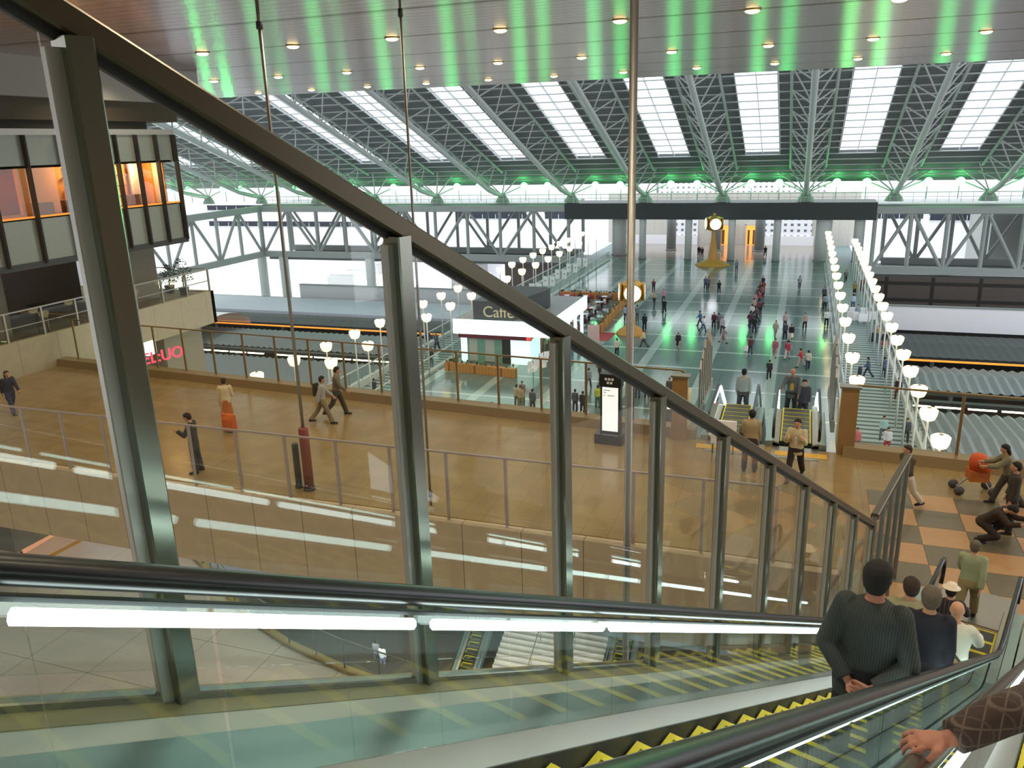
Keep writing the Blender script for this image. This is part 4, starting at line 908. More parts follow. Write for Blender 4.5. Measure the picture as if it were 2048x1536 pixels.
def skeleton(h,P):
    S=h; lean=P.get('lean',0)*D2R; up=Vector((0,math.sin(lean),math.cos(lean))); pel=Vector((0,0,.53*S)); J={'pel':pel}
    J['chest']=pel+up*.2*S; J['neck']=pel+up*.30*S; nod=P.get('nod',3)*D2R; hu=Vector((0,math.sin(lean+nod),math.cos(lean+nod)))
    J['head']=J['neck']+hu*.098*S+Vector((0,.012*S,0)); J['hu']=hu; J['up']=up
    for k,sx in ((0,-1),(1,1)):
        sh=pel+up*.268*S+Vector((sx*.098*S,0,0)); f,o,b=[x*D2R for x in P['arms'][k]]
        d=Vector((sx*math.sin(o),math.sin(f)*math.cos(o),-math.cos(f)*math.cos(o))); el=sh+d*.172*S
        d2=Vector((sx*math.sin(o)*.4-sx*.25*math.sin(b),math.sin(f+b)*math.cos(o),-math.cos(f+b))).normalized(); wr=el+d2*.148*S
        if P.get('behind'):
            el=sh+Vector((sx*.055*S,-.05*S,-.16*S)); wr=Vector((sx*.025*S,-.115*S,.505*S+.012*sx)); d2=(Vector((-sx*.09*S,-.02,-.035*S))).normalized()
        for nm,v in P.get('ov',{}).items():
            if nm=='el%d'%k: el=sh+Vector(v)*S
            if nm=='wr%d'%k: wr=sh+Vector(v)*S; d2=(wr-el).normalized()
            if nm=='hd%d'%k: d2=Vector(v)
        J['sh%d'%k]=sh;J['el%d'%k]=el;J['wr%d'%k]=wr;J['hd%d'%k]=d2
        hp=pel+Vector((sx*.052*S,0,-.01*S)); f,b,o=[x*D2R for x in P['legs'][k]]
        d=Vector((sx*math.sin(o),math.sin(f)*math.cos(o),-math.cos(f)*math.cos(o))); kn=hp+d*.245*S
        d2=Vector((sx*math.sin(o)*.3,math.sin(f-b),-math.cos(f-b))).normalized(); an=kn+d2*.235*S
        J['hp%d'%k]=hp;J['kn%d'%k]=kn;J['an%d'%k]=an
    zmin=min(J['an0'].z,J['an1'].z)-.045*S
    for k_,v in J.items():
        if k_ not in('hu','up') and not k_.startswith('hd'): J[k_]=v-Vector((0,0,zmin))
    return J
X1=Vector((1,0,0))
def torso(mb,J,S,inf,wid,hem=0,n=18):
    up=J['up']; f=X1.cross(up)*-1; pel=J['pel']
    prof=[(-.06-hem,.085,.065),(-.03,.092,.068),(.03,.088,.063),(.10,.082,.058),(.17,.090,.062),(.225,.098,.064),(.262,.100,.056),(.285,.078,.045),(.303,.045,.038),(.313,.030,.032)]
    mb.loft([(pel+up*(a*S),X1*((b*wid)*S+inf),f*(c*S*(.5+.5*wid)+inf)) for a,b,c in prof],n)
FIGC={}
def figure(label,pos,rz=0,h=1.68,pose='stand',top='33363c',bot='26262a',hair=HB,det=0,kind='trousers',group=None,wid=1.0,sleeve='long',hairk='short',skin=None,hat=None,hem=.0,shoe='1c1a1a',P=None,cat='person',strap=None):
    key=(pose,det,kind,sleeve,hairk,round(wid,2),hem,hat is not None,id(P) if P else 0, round(h,2) if det else 0)
    if key not in FIGC:
        Pp=P or POSES[pose]; S=1.68 if not det else h; vox={0:.030,1:.0135,2:.0068}[det]; J=skeleton(S,Pp); k=S/1.68
        b=MB(); torso(b,J,S,-.004,wid); nk=J['neck']; hd=J['head']; hu=J['hu']; hf=X1.cross(hu)*-1
        b.tube([nk-J['up']*.05*S,nk+(hd-nk)*.6],[.036*S,.032*S],12)
        b.loft([(hd+hu*(a*S)+hf*(c*S),X1*(r1*S),hf*(r2*S)) for a,c,r1,r2 in ((-.066,.014,.014,.014),(-.055,.012,.026,.032),(-.03,.008,.040,.046),(0,0,.0455,.056),(.03,-.003,.045,.056),(.05,-.003,.035,.044),(.062,-.003,.018,.024))],16)
        if det:
            b.loft([(hd+hu*(.012*S)+hf*(.052*S),X1*.006*S,hu*.006*S),(hd-hu*(.012*S)+hf*(.066*S),X1*.010*S,hu*.008*S),(hd-hu*(.018*S)+hf*(.052*S),X1*.011*S,hu*.006*S)],8)
            for sx in (-1,1): b.ball(hd+X1*(sx*.047*S)-hu*.004*S,.014*S,8,6,(.4,.8,1.3))
        for q in (0,1):
            sx=(-1,1)[q]; sh,el,wr=J['sh%d'%q],J['el%d'%q],J['wr%d'%q]
            b.ball(sh,.034*S,10,7); b.tube([sh,sh.lerp(el,.4),el],[.032*S,.029*S,.024*S],12); b.ball(el,.024*S,8,6); b.tube([el,el.lerp(wr,.3),wr],[.024*S,.024*S,.0165*S],12)
            inward=Vector((-sx,0,0)) if not Pp.get('behind') else Vector((0,1,0))
            if Pp.get('palm%d'%q): inward=Vector(Pp['palm%d'%q])
            hand(b,wr,J['hd%d'%q],inward,S,det,Pp.get('curl',.35),-sx if q==0 else -sx)
            hp,kn,an=J['hp%d'%q],J['kn%d'%q],J['an%d'%q]
            b.ball(hp,.05*S,10,7); b.tube([hp,hp.lerp(kn,.4),kn],[.052*S,.045*S,.031*S],12); b.ball(kn,.031*S,8,6); b.tube([kn,kn.lerp(an,.35),an],[.031*S,.032*S,.02*S],12)
        bodymesh=remesh(b,'person',vox,SKIN)
        parts=[]
        cb=MB(); inf=.014*k+(.01 if det==0 else .004); torso(cb,J,S,inf,wid,hem)
        for q in (0,1):
            sh,el,wr=J['sh%d'%q],J['el%d'%q],J['wr%d'%q]; cb.ball(sh,.037*S+inf,12,8)
            cb.tube([sh,sh.lerp(el,.5),el],[.037*S+inf,.032*S+inf,.028*S+inf],14)
            if sleeve=='long': cb.ball(el,.027*S+inf,10,7); cb.tube([el,el.lerp(wr,.4),el.lerp(wr,.93)],[.028*S+inf,.026*S+inf,.022*S+inf],14)
        parts.append(('top',remesh(cb,'top',vox,cloth(top),5)))
        tb=MB(); pel=J['pel']; up=J['up']; f=X1.cross(up)*-1
        tb.loft([(pel+up*(a*S),X1*(r1*wid*S+inf*.7),f*(r2*wid*S+inf*.7)) for a,r1,r2 in ((-.075,.07,.06),(-.04,.092,.072),(.0,.092,.07),(.045,.083,.06))],18)
        if kind=='skirt':
            c0=(J['kn0']+J['kn1'])/2; tb.loft([(pel-up*.02*S,X1*.095*S,f*.075*S),(c0-Vector((0,0,.05*S)),X1*.125*S,Vector((0,1,0))*.11*S)],18)
        else:
            for q in (0,1):
                hp,kn,an=J['hp%d'%q],J['kn%d'%q],J['an%d'%q]
                tb.ball(hp,.052*S+inf*.6,12,8); tb.tube([hp,hp.lerp(kn,.45),kn],[.056*S+inf*.6,.049*S+inf*.6,.036*S+inf],14); tb.ball(kn,.036*S+inf,10,7)
                e_=an if kind=='trousers' else kn.lerp(an,.3); tb.tube([kn,kn.lerp(e_,.4),e_],[.036*S+inf,.036*S+inf,.032*S+inf],14)
        parts.append((kind,remesh(tb,kind,vox,cloth(bot),5)))
        sb=MB()
        for q in (0,1):
            an=J['an%d'%q]; fwd=Vector((0,1,0)); ft=(an-J['kn%d'%q]).normalized(); pitch_=0
            c=an-Vector((0,0,.02*S)); sb.loft([(c-fwd*.045*S,X1*.02*S,Vector((0,0,.022*S))),(c-fwd*.02*S,X1*.028*S,Vector((0,0,.03*S))),(c+fwd*.04*S-Vector((0,0,.006*S)),X1*.029*S,Vector((0,0,.022*S))),(c+fwd*.10*S-Vector((0,0,.012*S)),X1*.024*S,Vector((0,0,.014*S)))],10)
        me=bpy.data.meshes.new('shoes'); me.from_pydata(sb.v,[],sb.f); me.materials.append(cloth(shoe)); me.polygons.foreach_set('use_smooth',[True]*len(sb.f)); parts.append(('shoes',me))
        hb=MB(); c=hd+hu*.012*S-hf*.010*S
        if hairk!='bald':
            hb.loft([(c+hu*(a*S)-hf*(c2*S),X1*(r1*S),hf*(r2*S)) for a,c2,r1,r2 in ((-.068,.026,.026,.018),(-.055,.022,.036,.028),(-.04,.018,.046,.040),(-.012,.012,.053,.050),(.018,.002,.0555,.060),(.04,-.002,.045,.052),(.056,-.002,.026,.032),(.062,0,.008,.01))],16)
            if hairk=='long': hb.loft([(c+hu*.01*S-hf*.02*S,X1*.05*S,hf*.035*S),(c-hu*.07*S-hf*.035*S,X1*.052*S,hf*.028*S),(c-hu*.12*S-hf*.035*S,X1*.04*S,hf*.02*S)],14)
            parts.append(('hair',remesh(hb,'hair',min(vox,.02),hair,3)))
        if hat is not None:
            hb=MB(); hb.loft([(c+hu*.02*S,X1*.085*S,hf*.095*S),(c+hu*.026*S,X1*.08*S,hf*.09*S),(c+hu*.03*S,X1*.056*S,hf*.064*S),(c+hu*.065*S,X1*.048*S,hf*.054*S),(c+hu*.075*S,X1*.02*S,hf*.03*S)],18)
            me=bpy.data.meshes.new('hat'); me.from_pydata(hb.v,[],hb.f); me.materials.append(hat); me.polygons.foreach_set('use_smooth',[True]*len(hb.f)); parts.append(('hat',me))
        if det:
            eb=MB()
            for sx in (-1,1): eb.ball(hd+X1*(sx*.019*S)+hu*.006*S+hf*.051*S,.0065*S,8,6,(1.2,.6,.8))
            me=bpy.data.meshes.new('eyes'); me.from_pydata(eb.v,[],eb.f); me.materials.append(BLACK); parts.append(('eyes',me))
            eb=MB(); eb.loft([(hd-hu*.036*S+hf*.050*S-X1*.014*S,hu*.002*S,hf*.003*S),(hd-hu*.036*S+hf*.055*S,hu*.004*S,hf*.004*S),(hd-hu*.036*S+hf*.050*S+X1*.014*S,hu*.002*S,hf*.003*S)],6)
            me=bpy.data.meshes.new('mouth'); me.from_pydata(eb.v,[],eb.f); me.materials.append(pm('lips','#7a4038',.5)); parts.append(('mouth',me))
        FIGC[key]=(bodymesh,parts,J)
    bm_,parts,J=FIGC[key]
    root=bpy.data.objects.new('person',bm_); COL.objects.link(root); root.location=pos; root.rotation_euler=(0,0,rz)
    sc=1 if det else h/1.68; root.scale=(sc,sc,sc)
    if skin: root.material_slots[0].link='OBJECT'; root.material_slots[0].material=skin
    for nm,me in parts:
        o=bpy.data.objects.new(nm,me); COL.objects.link(o); o.parent=root
        mt={'top':cloth(top),kind:cloth(bot),'hair':hair,'shoes':cloth(shoe),'hat':hat}.get(nm)
        if mt: o.material_slots[0].link='OBJECT'; o.material_slots[0].material=mt
    tag(root,label,cat,group); root['_J']=0; del root['_J']
    root_J[root.name]=J
    return root
root_J={}
def bag(pos,w_,d_,h_,mat,label,rz=0,name='bag',handle=True):
    root=E_(name,pos,rz); tag(root,label,'bag' if name!='suitcase' else 'suitcase')
    mb=MB(); mb.loft([((0,0,0),(w_*.46,0,0),(0,d_*.42,0)),((0,0,.02),(w_*.5,0,0),(0,d_*.5,0)),((0,0,h_*.7),(w_*.47,0,0),(0,d_*.45,0)),((0,0,h_),(w_*.44,0,0),(0,d_*.2,0))],8); mb.build('body',mat,root)
    if handle: mb=MB(); mb.tube([(-w_*.2,0,h_*.95),(-w_*.15,0,h_+.16),(w_*.15,0,h_+.16),(w_*.2,0,h_*.95)],.008,6); mb.build('handle',mat if name!='suitcase' else DGREY,root)
    if name=='suitcase':
        mb=MB(); mb.tube([(-w_*.4,0,-.03),(-w_*.4,0,.03)],.04,8); mb.tube([(w_*.4,0,-.03),(w_*.4,0,.03)],.04,8); mb.build('wheels',BLACK,root)
    return root
c4=lambda x,y:(1150+x*.293,450+y*.293)
AW,TO,LE,RI=0,PI,PI/2,-PI/2
# plaza walkers: crop px, facing, pose, top, bottom, kind, sleeve, label
PL_=[
 (295,195,TO,'stand','3a3038','26262a','trousers','person in dark clothes standing beyond the far left pillar'),
 (845,212,TO,'stand','2c2c33','222226','trousers','dark-clothed person left of the orange clock base, nearer pillar'),
 (866,222,AW,'stand','4a3038','222226','trousers','maroon-topped person right beside the orange clock base'),
 (970,162,TO,'walk1','55504c','2a2a2e','trousers','brown-clad person standing before the left warm doorway'),
 (1130,125,TO,'walk2','a88a8c','5a4a50','trousers','pink-topped person before the right warm doorway'),
 (1202,118,AW,'stand','b08078','6a5048','skirt','person in rose top nearest the right warm doorway'),
 (1297,215,AW,'walk1','2a2c30','202024','trousers','dark-suited person by the fourth slim pillar'),
 (1101,322,TO,'stand','6d7288','4c5060','trousers','blue-grey person alone below the third pillar'),
 (890,440,TO,'stand','586070','3b4450','trousers','left of two people in grey-blue standing below the clock base'),
 (909,442,TO,'walk1','5e6674','404a58','trousers','right of two people in grey-blue standing below the clock base'),
 (982,466,AW,'walk2','1c1e26','15161a','trousers','person in black walking away, mid plaza left of the queue'),
 (1282,435,TO,'walk1','26282e','1e1f24','trousers','dark-suited man at the far end of the queue line'),
 (1530,437,AW,'walk1','8a8c92','50545c','trousers','grey-white topped person alone, upper right of the plaza'),
 (1698,520,TO,'stand','4a4c58','22242a','trousers','dark-clad person against the right lamp row, farthest of three'),
 (1703,575,AW,'stand','8f98a8','2a3040','trousers','person in pale blue against the right lamp row, middle of three'),
 (1714,690,TO,'stand','e2e4ea','1c1e24','trousers','white-shirted person with black trousers by the right lamp row'),
 (1566,712,TO,'stand','a79a92','1e2026','trousers','person in beige top and black trousers, right part of plaza'),
 (536,455,TO,'walk1','5a3840','2a2a30','trousers','maroon-topped person behind the beige one near the gold clock'),
 (540,545,TO,'walk2','b0a48c','2a2c34','trousers','beige-topped person just right of the gold clock'),
 (603,530,TO,'stand','b88a98','4a4a58','trousers','pink-topped person behind the black-clad one'),
 (609,603,TO,'walk1','1c1e24','14151a','trousers','black-clad person right of the gold clock'),
 (853,690,LE,'walk1','4a6a98','3a4658','trousers','person in blue top, left of white-shirted walker'),
 (874,728,RI,'walk2','d4d8e0','4a5a78','trousers','white-shirted walker in jeans mid plaza'),
 (946,703,TO,'stand','5a3038','2a2226','trousers','dark red clad person beside the grey one, mid plaza'),
 (978,710,AW,'walk1','5c6068','3c3e44','trousers','grey-clad person next to dark red one'),
 (1003,742,TO,'stand','a8a8b0','3a3a42','trousers','pale-grey topped person behind the pink-grey stroller'),
 (1012,806,RI,'walk1','8a6a74','6a5a62','skirt','pink-grey clad person with wide stride left of the queue'),
 (703,848,TO,'walk2','2a2024','1c1a1e','skirt','person in black with reddish collar, left centre of plaza'),
 (474,716,AW,'stand','20242c','181a20','trousers','person in black just behind the beige-coated walker'),
 (469,836,LE,'walk1','c8b898','4a4238','trousers','beige-coated walker at the left of the plaza'),
 (286,895,AW,'walk2','b4aca0','22242a','trousers','beige-topped person in black trousers nearest the terrace end'),
 (346,655,AW,'stand','8aa4d4','22242e','trousers','light-blue shirted person under the gold clock'),
 (424,655,AW,'stand','6e7874','4a504e','trousers','grey-green clad person right of the gold clock post'),
 (1366,765,TO,'walk1','a8a498','8a8880','trousers','all-pale beige clad person right of the queue'),
 (1432,705,TO,'stand','b8a8a8','5a5860','trousers','pinkish-grey topped person behind the pair, right centre'),
 (1432,778,AW,'stand','40424c','2a2c38','trousers','dark-topped person of the pair, left one'),
 (1473,792,TO,'walk1','2a2428','d8d8d4','skirt','person in black top and white skirt, right one of the pair'),
 (1362,903,TO,'walk2','9a5a6a','7a6a74','skirt','rose-clad walker in lower middle of the plaza'),
 (1446,918,AW,'walk1','a03a50','b8a8ac','trousers','crimson-topped walker with pale trousers'),
 (1538,973,LE,'walk2','c0303c','b0a49c','trousers','bright red topped walker in lower right plaza'),
 (1586,988,AW,'walk1','b8b0a4','2a3a50','trousers','beige-topped walker in jeans beside the bright red one'),
 (1195,882,AW,'walk2','5a3038','2a3440','trousers','dark red clad walker carrying a white bag'),
 (1322,1053,AW,'walk1','22262e','1a1c24','trousers','dark-suited man walking just beyond the escalators'),
 (1765,1072,AW,'walk1','a8a8b4','1c1e34','trousers','grey-white topped person in navy beside the right fins'),
]
for x,y,rz,ps,tp,bt,kd,lab in PL_:
    px,py=c4(x,y); p=onz(px,py,0); figure(lab,p,rz+random.uniform(-.3,.3),random.uniform(1.62,1.76),ps,tp,bt,random.choice((HB,HB,HBR)),0,kd)
Q_=[(1283,470,'7a3a30'),(1262,478,'4a2c30'),(1274,508,'8a5058'),(1246,515,'5a3a44'),(1263,545,'b8485c'),(1225,560,'a88a90'),(1270,580,'606470'),(1218,600,'b8a498'),(1250,615,'6a3a44'),(1205,645,'d4d4d8'),(1240,660,'5a4048'),(1200,690,'2a2a32'),(1222,735,'1e1e24'),(1192,700,'4a3040')]
ordw=['first','second','third','fourth','fifth','sixth','seventh','eighth','ninth','tenth','eleventh','twelfth','thirteenth','last']
for i,(x,y,cx_) in enumerate(Q_):
    px,py=c4(x,y); p=onz(px,py,0); figure('person in the queue at mid plaza, %s from its far end'%ordw[i],p,random.choice((AW,TO,LE))+random.uniform(-.5,.5),1.66,random.choice(('stand','walk1','carry')),cx_,random.choice(('22242a','3a3038','2a2c38')),HB,0,'trousers','people queueing in the middle of the plaza')
c5=lambda x,y:(680+x*.3418,450+y*.3418)
for x,y,rz,ps,tp,bt,kd,lab in [
 (1036,1062,AW,'stand','b4a890','6a6458','trousers','beige-clad person left of a group, seen through the bridge railing'),
 (1060,1072,TO,'stand','a89878','8a7c64','trousers','tan-clad person in middle of the group seen through the railing'),
 (1068,1040,TO,'stand','7a6868','5a5048','trousers','person with brownish head behind the tan-clad one'),
 (1128,1090,AW,'stand','4c5058','2e3036','trousers','dark-clad person under the white banners'),
 (1376,1092,AW,'stand','4a5254','30363a','trousers','grey-green clad person left of the black-clad one, below the bridge'),
 (1421,1105,AW,'stand','1e2228','16181c','trousers','black-clad person with hands on hips below the bridge'),
 (1455,955,AW,'walk1','7c889c','505868','trousers','blue-grey clad person behind the bridge railing posts'),
 (1520,890,TO,'walk2','6a3038','3a2a30','trousers','dark red clad person near the thick rod'),
 (1508,1068,AW,'stand','b8c04a','3a6a5a','trousers','person in yellow-green jacket below the bridge'),
 (1740,1010,TO,'stand','c8cce0','4a5068','trousers','pale-lilac clad person right of the guide sign'),
 (1795,1010,AW,'stand','8a8894','30323a','trousers','grey clad person behind the railing right of the guide sign'),
 (1925,1020,TO,'stand','4a444c','2a2a30','trousers','left of two people behind the short double sign'),
 (1972,1030,TO,'stand','6a4a48','2a2a30','trousers','right of two people behind the short double sign'),
 (1395,1150,TO,'crouch','c8c4b4','8a8678','trousers','crouching pale-clad person at the black-clad one\'s feet'),
 (1440,1150,TO,'crouch','dad8d0','8a8678','trousers','second crouching pale-clad person below the bridge'),
 (905,1100,TO,'crouch','4a4a50','b8a888','trousers','person low behind the railing base, only dark head showing'),
 (568,735,TO,'walk1','4a5268','2a2e3c','trousers','blue-grey clad person on the left striped walk, upper'),
 (516,712,AW,'walk2','3a4a68','222a38','trousers','navy clad person beside the blue-grey one on the left walk'),
 (536,828,AW,'stand','2c3234','1e2224','trousers','dark-clad person on the left striped walk, middle'),
 (203,1018,AW,'walk1','2a2c3c','1c1e28','trousers','navy clad person on the left striped walk, nearest the bridge'),
 ]:
    px,py=c5(x,y); p=onz(px,py,0); figure(lab,p,rz,1.68,ps,tp,bt,HB,0,kd)
c6=lambda x,y:(1600+x/4.571,420+y/4.571)
for x,y,rz,ps,tp,bt,kd,lab in [
 (495,782,TO,'stand','8a7c3c','1c1c20','skirt','person in mustard top and black skirt on the right walk'),
 (562,742,AW,'stand','6a4a40','4a3830','trousers','brown-clad person next to the mustard-topped one'),
 (415,660,TO,'walk1','6a6a6a','3a3a3c','trousers','grey-clad person far up the right walk'),
 (480,905,AW,'stand','b0bccc','4a5a74','trousers','pale blue clad person among white boards on the right walk'),
 (520,1010,TO,'stand','8aa0a8','4a5c68','trousers','teal-grey clad person at the white boards, nearer one'),
 (712,1208,TO,'walk1','b4a080','3a4458','trousers','beige-topped person with suitcase on the right walk'),
 (762,1272,AW,'walk2','26242c','a83a40','skirt','dark-topped person in red by the right walk\'s kerb'),
 (615,1530,LE,'walk1','46566e','36445a','trousers','blue-grey clad walker with wide stride on the right walk'),
 (757,1532,AW,'stand','4a5a70','38465a','trousers','blue-grey clad person standing by the kerb on the right walk'),
 ]:
    px,py=c6(x,y); p=onz(px,py,0); figure(lab,p,rz,1.68,ps,tp,bt,HB,0,kd)
for px,py,tp,bt,lab in ((1711,905,'b86a70','7a5a60','small pinkish-clad person at bottom left of the right walk'),(1772,905,'c8ccd8','a83848','white-topped person at the bottom of the right walk'),(1764,880,'9ac0c8','5a7080','pale teal topped person behind the white-topped one'),(1810,885,'3a4654','2a3440','dark blue-grey person low by the outer lamps'),(1822,800,'2a1e22','5a2a2a','dark-haired person by the kerb beside the outer lamps')):
    p=onz(px,py,0); p.x=min(p.x,7.3); figure(lab,p,TO,1.6,'stand',tp,bt,HB,0)
p=onz(*c6(650,1200),0); bag(p,.4,.25,.8,pm('dark_suitcase','#2c2e36',.5),'dark suitcase beside the beige-topped person on the right walk',.2,'suitcase')
p=onz(*c6(545,1500),0); bag(p,.38,.25,.62,pm('navy_suitcase','#30384a',.5),'navy wheeled case pulled by the wide-striding walker',.5,'suitcase')
p=onz(*c4(1168,862),0); bag(p,.4,.15,.5,WHITEB,'white carrier bag held by the dark red clad walker')
for i,(px,py) in enumerate(((1704,645),(1716,648),(1728,650),(1739,645),(1722,637),(1708,636))):
    p=onz(px,py,0); root=E_('white_board',(p.x,p.y,0),.2*(i%3)-.2); tag(root,'small white notice board standing on the right striped walk','sign','white boards clustered on the right striped walk')
    MB().box((-.55,-.03,.35),(.55,.03,1.15)).build('panel',WHITEB,root); MB().box((-.5,-.03,0),(-.45,.03,.35)).box((.45,-.03,0),(.5,.03,.35)).build('legs',GREYP,root)
# people on the lower street
p=onz(767,1337,-13); figure('white-shirted person far below beside the curved railing',p,AW,1.7,'stand','e8e8f0','7a7a98',HB,0)
p=onz(755,1328,-13); figure('grey-clad person behind the white-shirted one far below',p,AW,1.75,'stand','8a8c98','6a6c78',HB,0)
# cafe terrace: seats, tables, customers
chair0=None; tb0=None
seat=[]
for r_ in range(6):
    for c_ in range(3):
        seat.append((-25.6+c_*2.3+ (r_*-.1),76+r_*3.4))
CT=['c8606c','8a8a92','d8d8dc','5a3a3c','a87878','3a3c48','b8b4a8','c0484c','6a6a78','d4c8c0','483038','90a0b4']
for i,(x,y) in enumerate(seat):
    if tb0 is None:
        tb0=E_('cafe_table',(0,0,0)); MB().tube([(0,0,.7),(0,0,.74)],.42,14).build('top',WHITEB,tb0,True); MB().tube([(0,0,.02),(0,0,.7)],.04).build('pedestal',DGREY,tb0); MB().tube([(0,0,0),(0,0,.03)],.25,12).build('foot',DGREY,tb0); t_=tb0
    else: t_=copy_tree(tb0)
    t_.location=(x,y,0); tag(t_,'small round white cafe table on the terrace behind the kiosk','table','cafe tables on the terrace')
    for sx in (-1,1):
        if chair0 is None:
            chair0=E_('cafe_chair',(0,0,0)); MB().box((-.2,-.2,.42),(.2,.2,.46)).build('seat',pm('chair_red','#8a3034',.6),chair0); MB().box((-.2,-.22,.5),(.2,-.19,.85)).build('backrest',MATS['chair_red'],chair0)
            for a_ in (-.18,.18):
                for b_ in (-.18,.18): MB().box((a_-.015,b_-.015,0),(a_+.015,b_+.015,.42)).build('leg',STEEL,chair0)
            ch=chair0
        else: ch=copy_tree(chair0)
        ch.location=(x+sx*.72,y,0); ch.rotation_euler=(0,0,sx*PI/2); tag(ch,'red-seated cafe chair on the terrace behind the kiosk','chair','cafe chairs on the terrace')
        if random.random()<.82:
            o=figure('seated customer on the cafe terrace behind the kiosk',(x+sx*.72,y,.0),sx*PI/2,1.64,'sit',random.choice(CT),random.choice(('2a2a30','4a3c38','3a4458')),random.choice((HB,HBR)),0,'trousers','customers seated on the cafe terrace')
# ---- bridge people
def on_b(px,py): return onz(px,py,BZ)
figure('long-haired person in a navy coat at the far left of the bridge',on_b(28,826),RI-.3,1.62,'walk1','26263c','2a3350',HBR,1,'trousers',hairk='long',hem=.13)
figure('man in dark suit reading a phone behind the near bridge railing',on_b(396,944),LE+.4,1.78,'phone','2a2a2a','242424',HB,1,hem=.06)
bag(on_b(372,948)+Vector((0,0,.9)),.18,.02,.02,BLACK,'') if False else None
figure('person in cream top and orange skirt-like bags on the bridge',on_b(458,848),AW+.5,1.6,'carry','c8b894','a8602a',HBR,1,'skirt',sleeve='long')
p=on_b(468,858); bag(Vector((p.x+.05,p.y-.25,p.z+.05)),.6,.3,.55,pm('orange_bag','#c05a1c',.6),'large orange shopping bag at the cream-topped person\'s side')
p1=on_b(648,847); figure('man in grey shirt with backpack walking left of the taller one on the bridge',p1,RI+.5,1.68,'walk1','9a9890','7a6c50',HB,1)
bag(p1+Vector((-.13,-.08,.98)),.26,.18,.42,pm('black_backpack','#1c1c20',.7),'black backpack on the grey-shirted man',1.2,'backpack',False)
figure('tall man in checked brown shirt walking beside the backpacker on the bridge',on_b(677,831),RI+.4,1.76,'walk2','6a5e4a','36342e',HB,1)
p3=on_b(1498,942); figure('broad man in khaki shirt seen from behind at the escalator heads',p3,AW+.1,1.74,'stand','9a8a68','3a2618',HB,1,wid=1.15)
mb=MB(); 
bag(p3+Vector((-.28,-.12,.85)),.3,.14,.26,pm('brown_black_bag','#241814',.6),'dark shoulder bag hanging at the khaki-shirted man\'s side',1.3,'shoulder_bag')
y_=fe(0)+.3
p=Vector((-1.55,y_+4.6,zdown(4.6)+.1)); figure('man in grey-blue shirt riding down the left plaza escalator',p,AW,1.75,'stand','8c9698','3a3f44',HB,1)
p=Vector((-2.0+.35,y_+8.3,zdown(8.3)+.1)); figure('person on the left plaza escalator lower down, only head visible',p,AW,1.65,'stand','b89a98','3a3f44',HBR,0)
p=Vector((.05,y_+4.2,zdown(4.2)+.1)); figure('bald man in open grey suit and yellow shirt arriving up the right plaza escalator',p,TO,1.76,'railR','4a4e52','1e1e22',HB,1,hairk='bald',hem=.06,skin=SKINR)
MB().loft([((0,.10,1.02),(.07,0,0),(0,.04,0)),((0,.115,1.2),(.065,0,0),(0,.04,0)),((0,.115,1.36),(.03,0,0),(0,.025,0))],10).build('yellow_shirt_front',pm('mustard_shirt','#a8862c',.7),bpy.context.scene.objects[-1] if False else [o for o in scene.objects if o.get('label','').startswith('bald man')][0])
p=Vector((.45,y_+4.9,zdown(4.9)+.1)); figure('dark-clad rider behind the bald man on the right plaza escalator',p,TO,1.6,'stand','3a3a48','2a2a36',HB,0)
bag(Vector((.85,y_+4.3,zdown(4.5)+.3)),.25,.12,.4,WHITEB,'white plastic bag carried behind the bald man')
p4=on_b(1588,958); o=figure('man in beige jacket and white shirt walking toward the camera on the bridge',p4,TO-.2,1.74,'chest','b8ac88','26211f',HB,1,hem=.04,wid=1.05)
MB().loft([((0,.09,1.02),(.06,0,0),(0,.045,0)),((0,.11,1.2),(.055,0,0),(0,.045,0)),((0,.10,1.38),(.03,0,0),(0,.03,0))],10).build('white_shirt_front',pm('white_shirt','#cfcad0',.8),o)
figure('person in olive-brown top and white trousers striding on the bridge',on_b(1806,1016),LE+.6,1.68,'walk1','4a4028','c8bca8',HBR,1)
pc=on_b(1962,1078); figure('person in dark brown crouching on the bridge slabs by the pushchair',pc,RI-.5,1.66,'crouch','2a1c12','241a14',HB,1)
figure('dark-clad person standing at the right edge behind the croucher',on_b(2014,1065),LE,1.7,'stand','332c24','2a2622',HB,1)
figure('person in grey-green pushing the orange pushchair',on_b(2008,1012),LE,1.62,'push','6e6a52','3a3630',HB,1,hairk='long')
# pushchair
ps=on_b(1950,985); root=E_('pushchair',ps,.15); tag(root,'orange-hooded pushchair with grey wheels near the far bridge kerb','pushchair')
MB().loft([((0.05,0,.62),(.26,0,0),(0,.22,0)),((0.02,0,.85),(.25,0,0),(0,.23,0)),((-.02,0,1.0),(.16,0,0),(0,.16,0)),((-.02,0,1.05),(.05,0,0),(0,.05,0))],14).build('hood',pm('orange_canvas','#b84a12',.7),root,True)
MB().box((-.22,-.18,.35),(.22,.18,.62)).build('seat',pm('orange_seat','#a85a20',.7),root)
fr=MB(); fr.tube([(-.45,0,.15),(0,0,.6),(.45,0,1.02),(.6,0,1.05)],.02); fr.tube([(.3,0,.12),(0,0,.6)],.02); fr.build('frame',STEEL,root)
for x,y in ((-.45,-.22),(-.45,.22),(.32,-.24),(.32,.24)):
    MB().tube([(x,y-.02,.12),(x,y+.02,.12)],.12,14).build('wheel',pm('grey_wheel','#4a4648',.6),root,True)
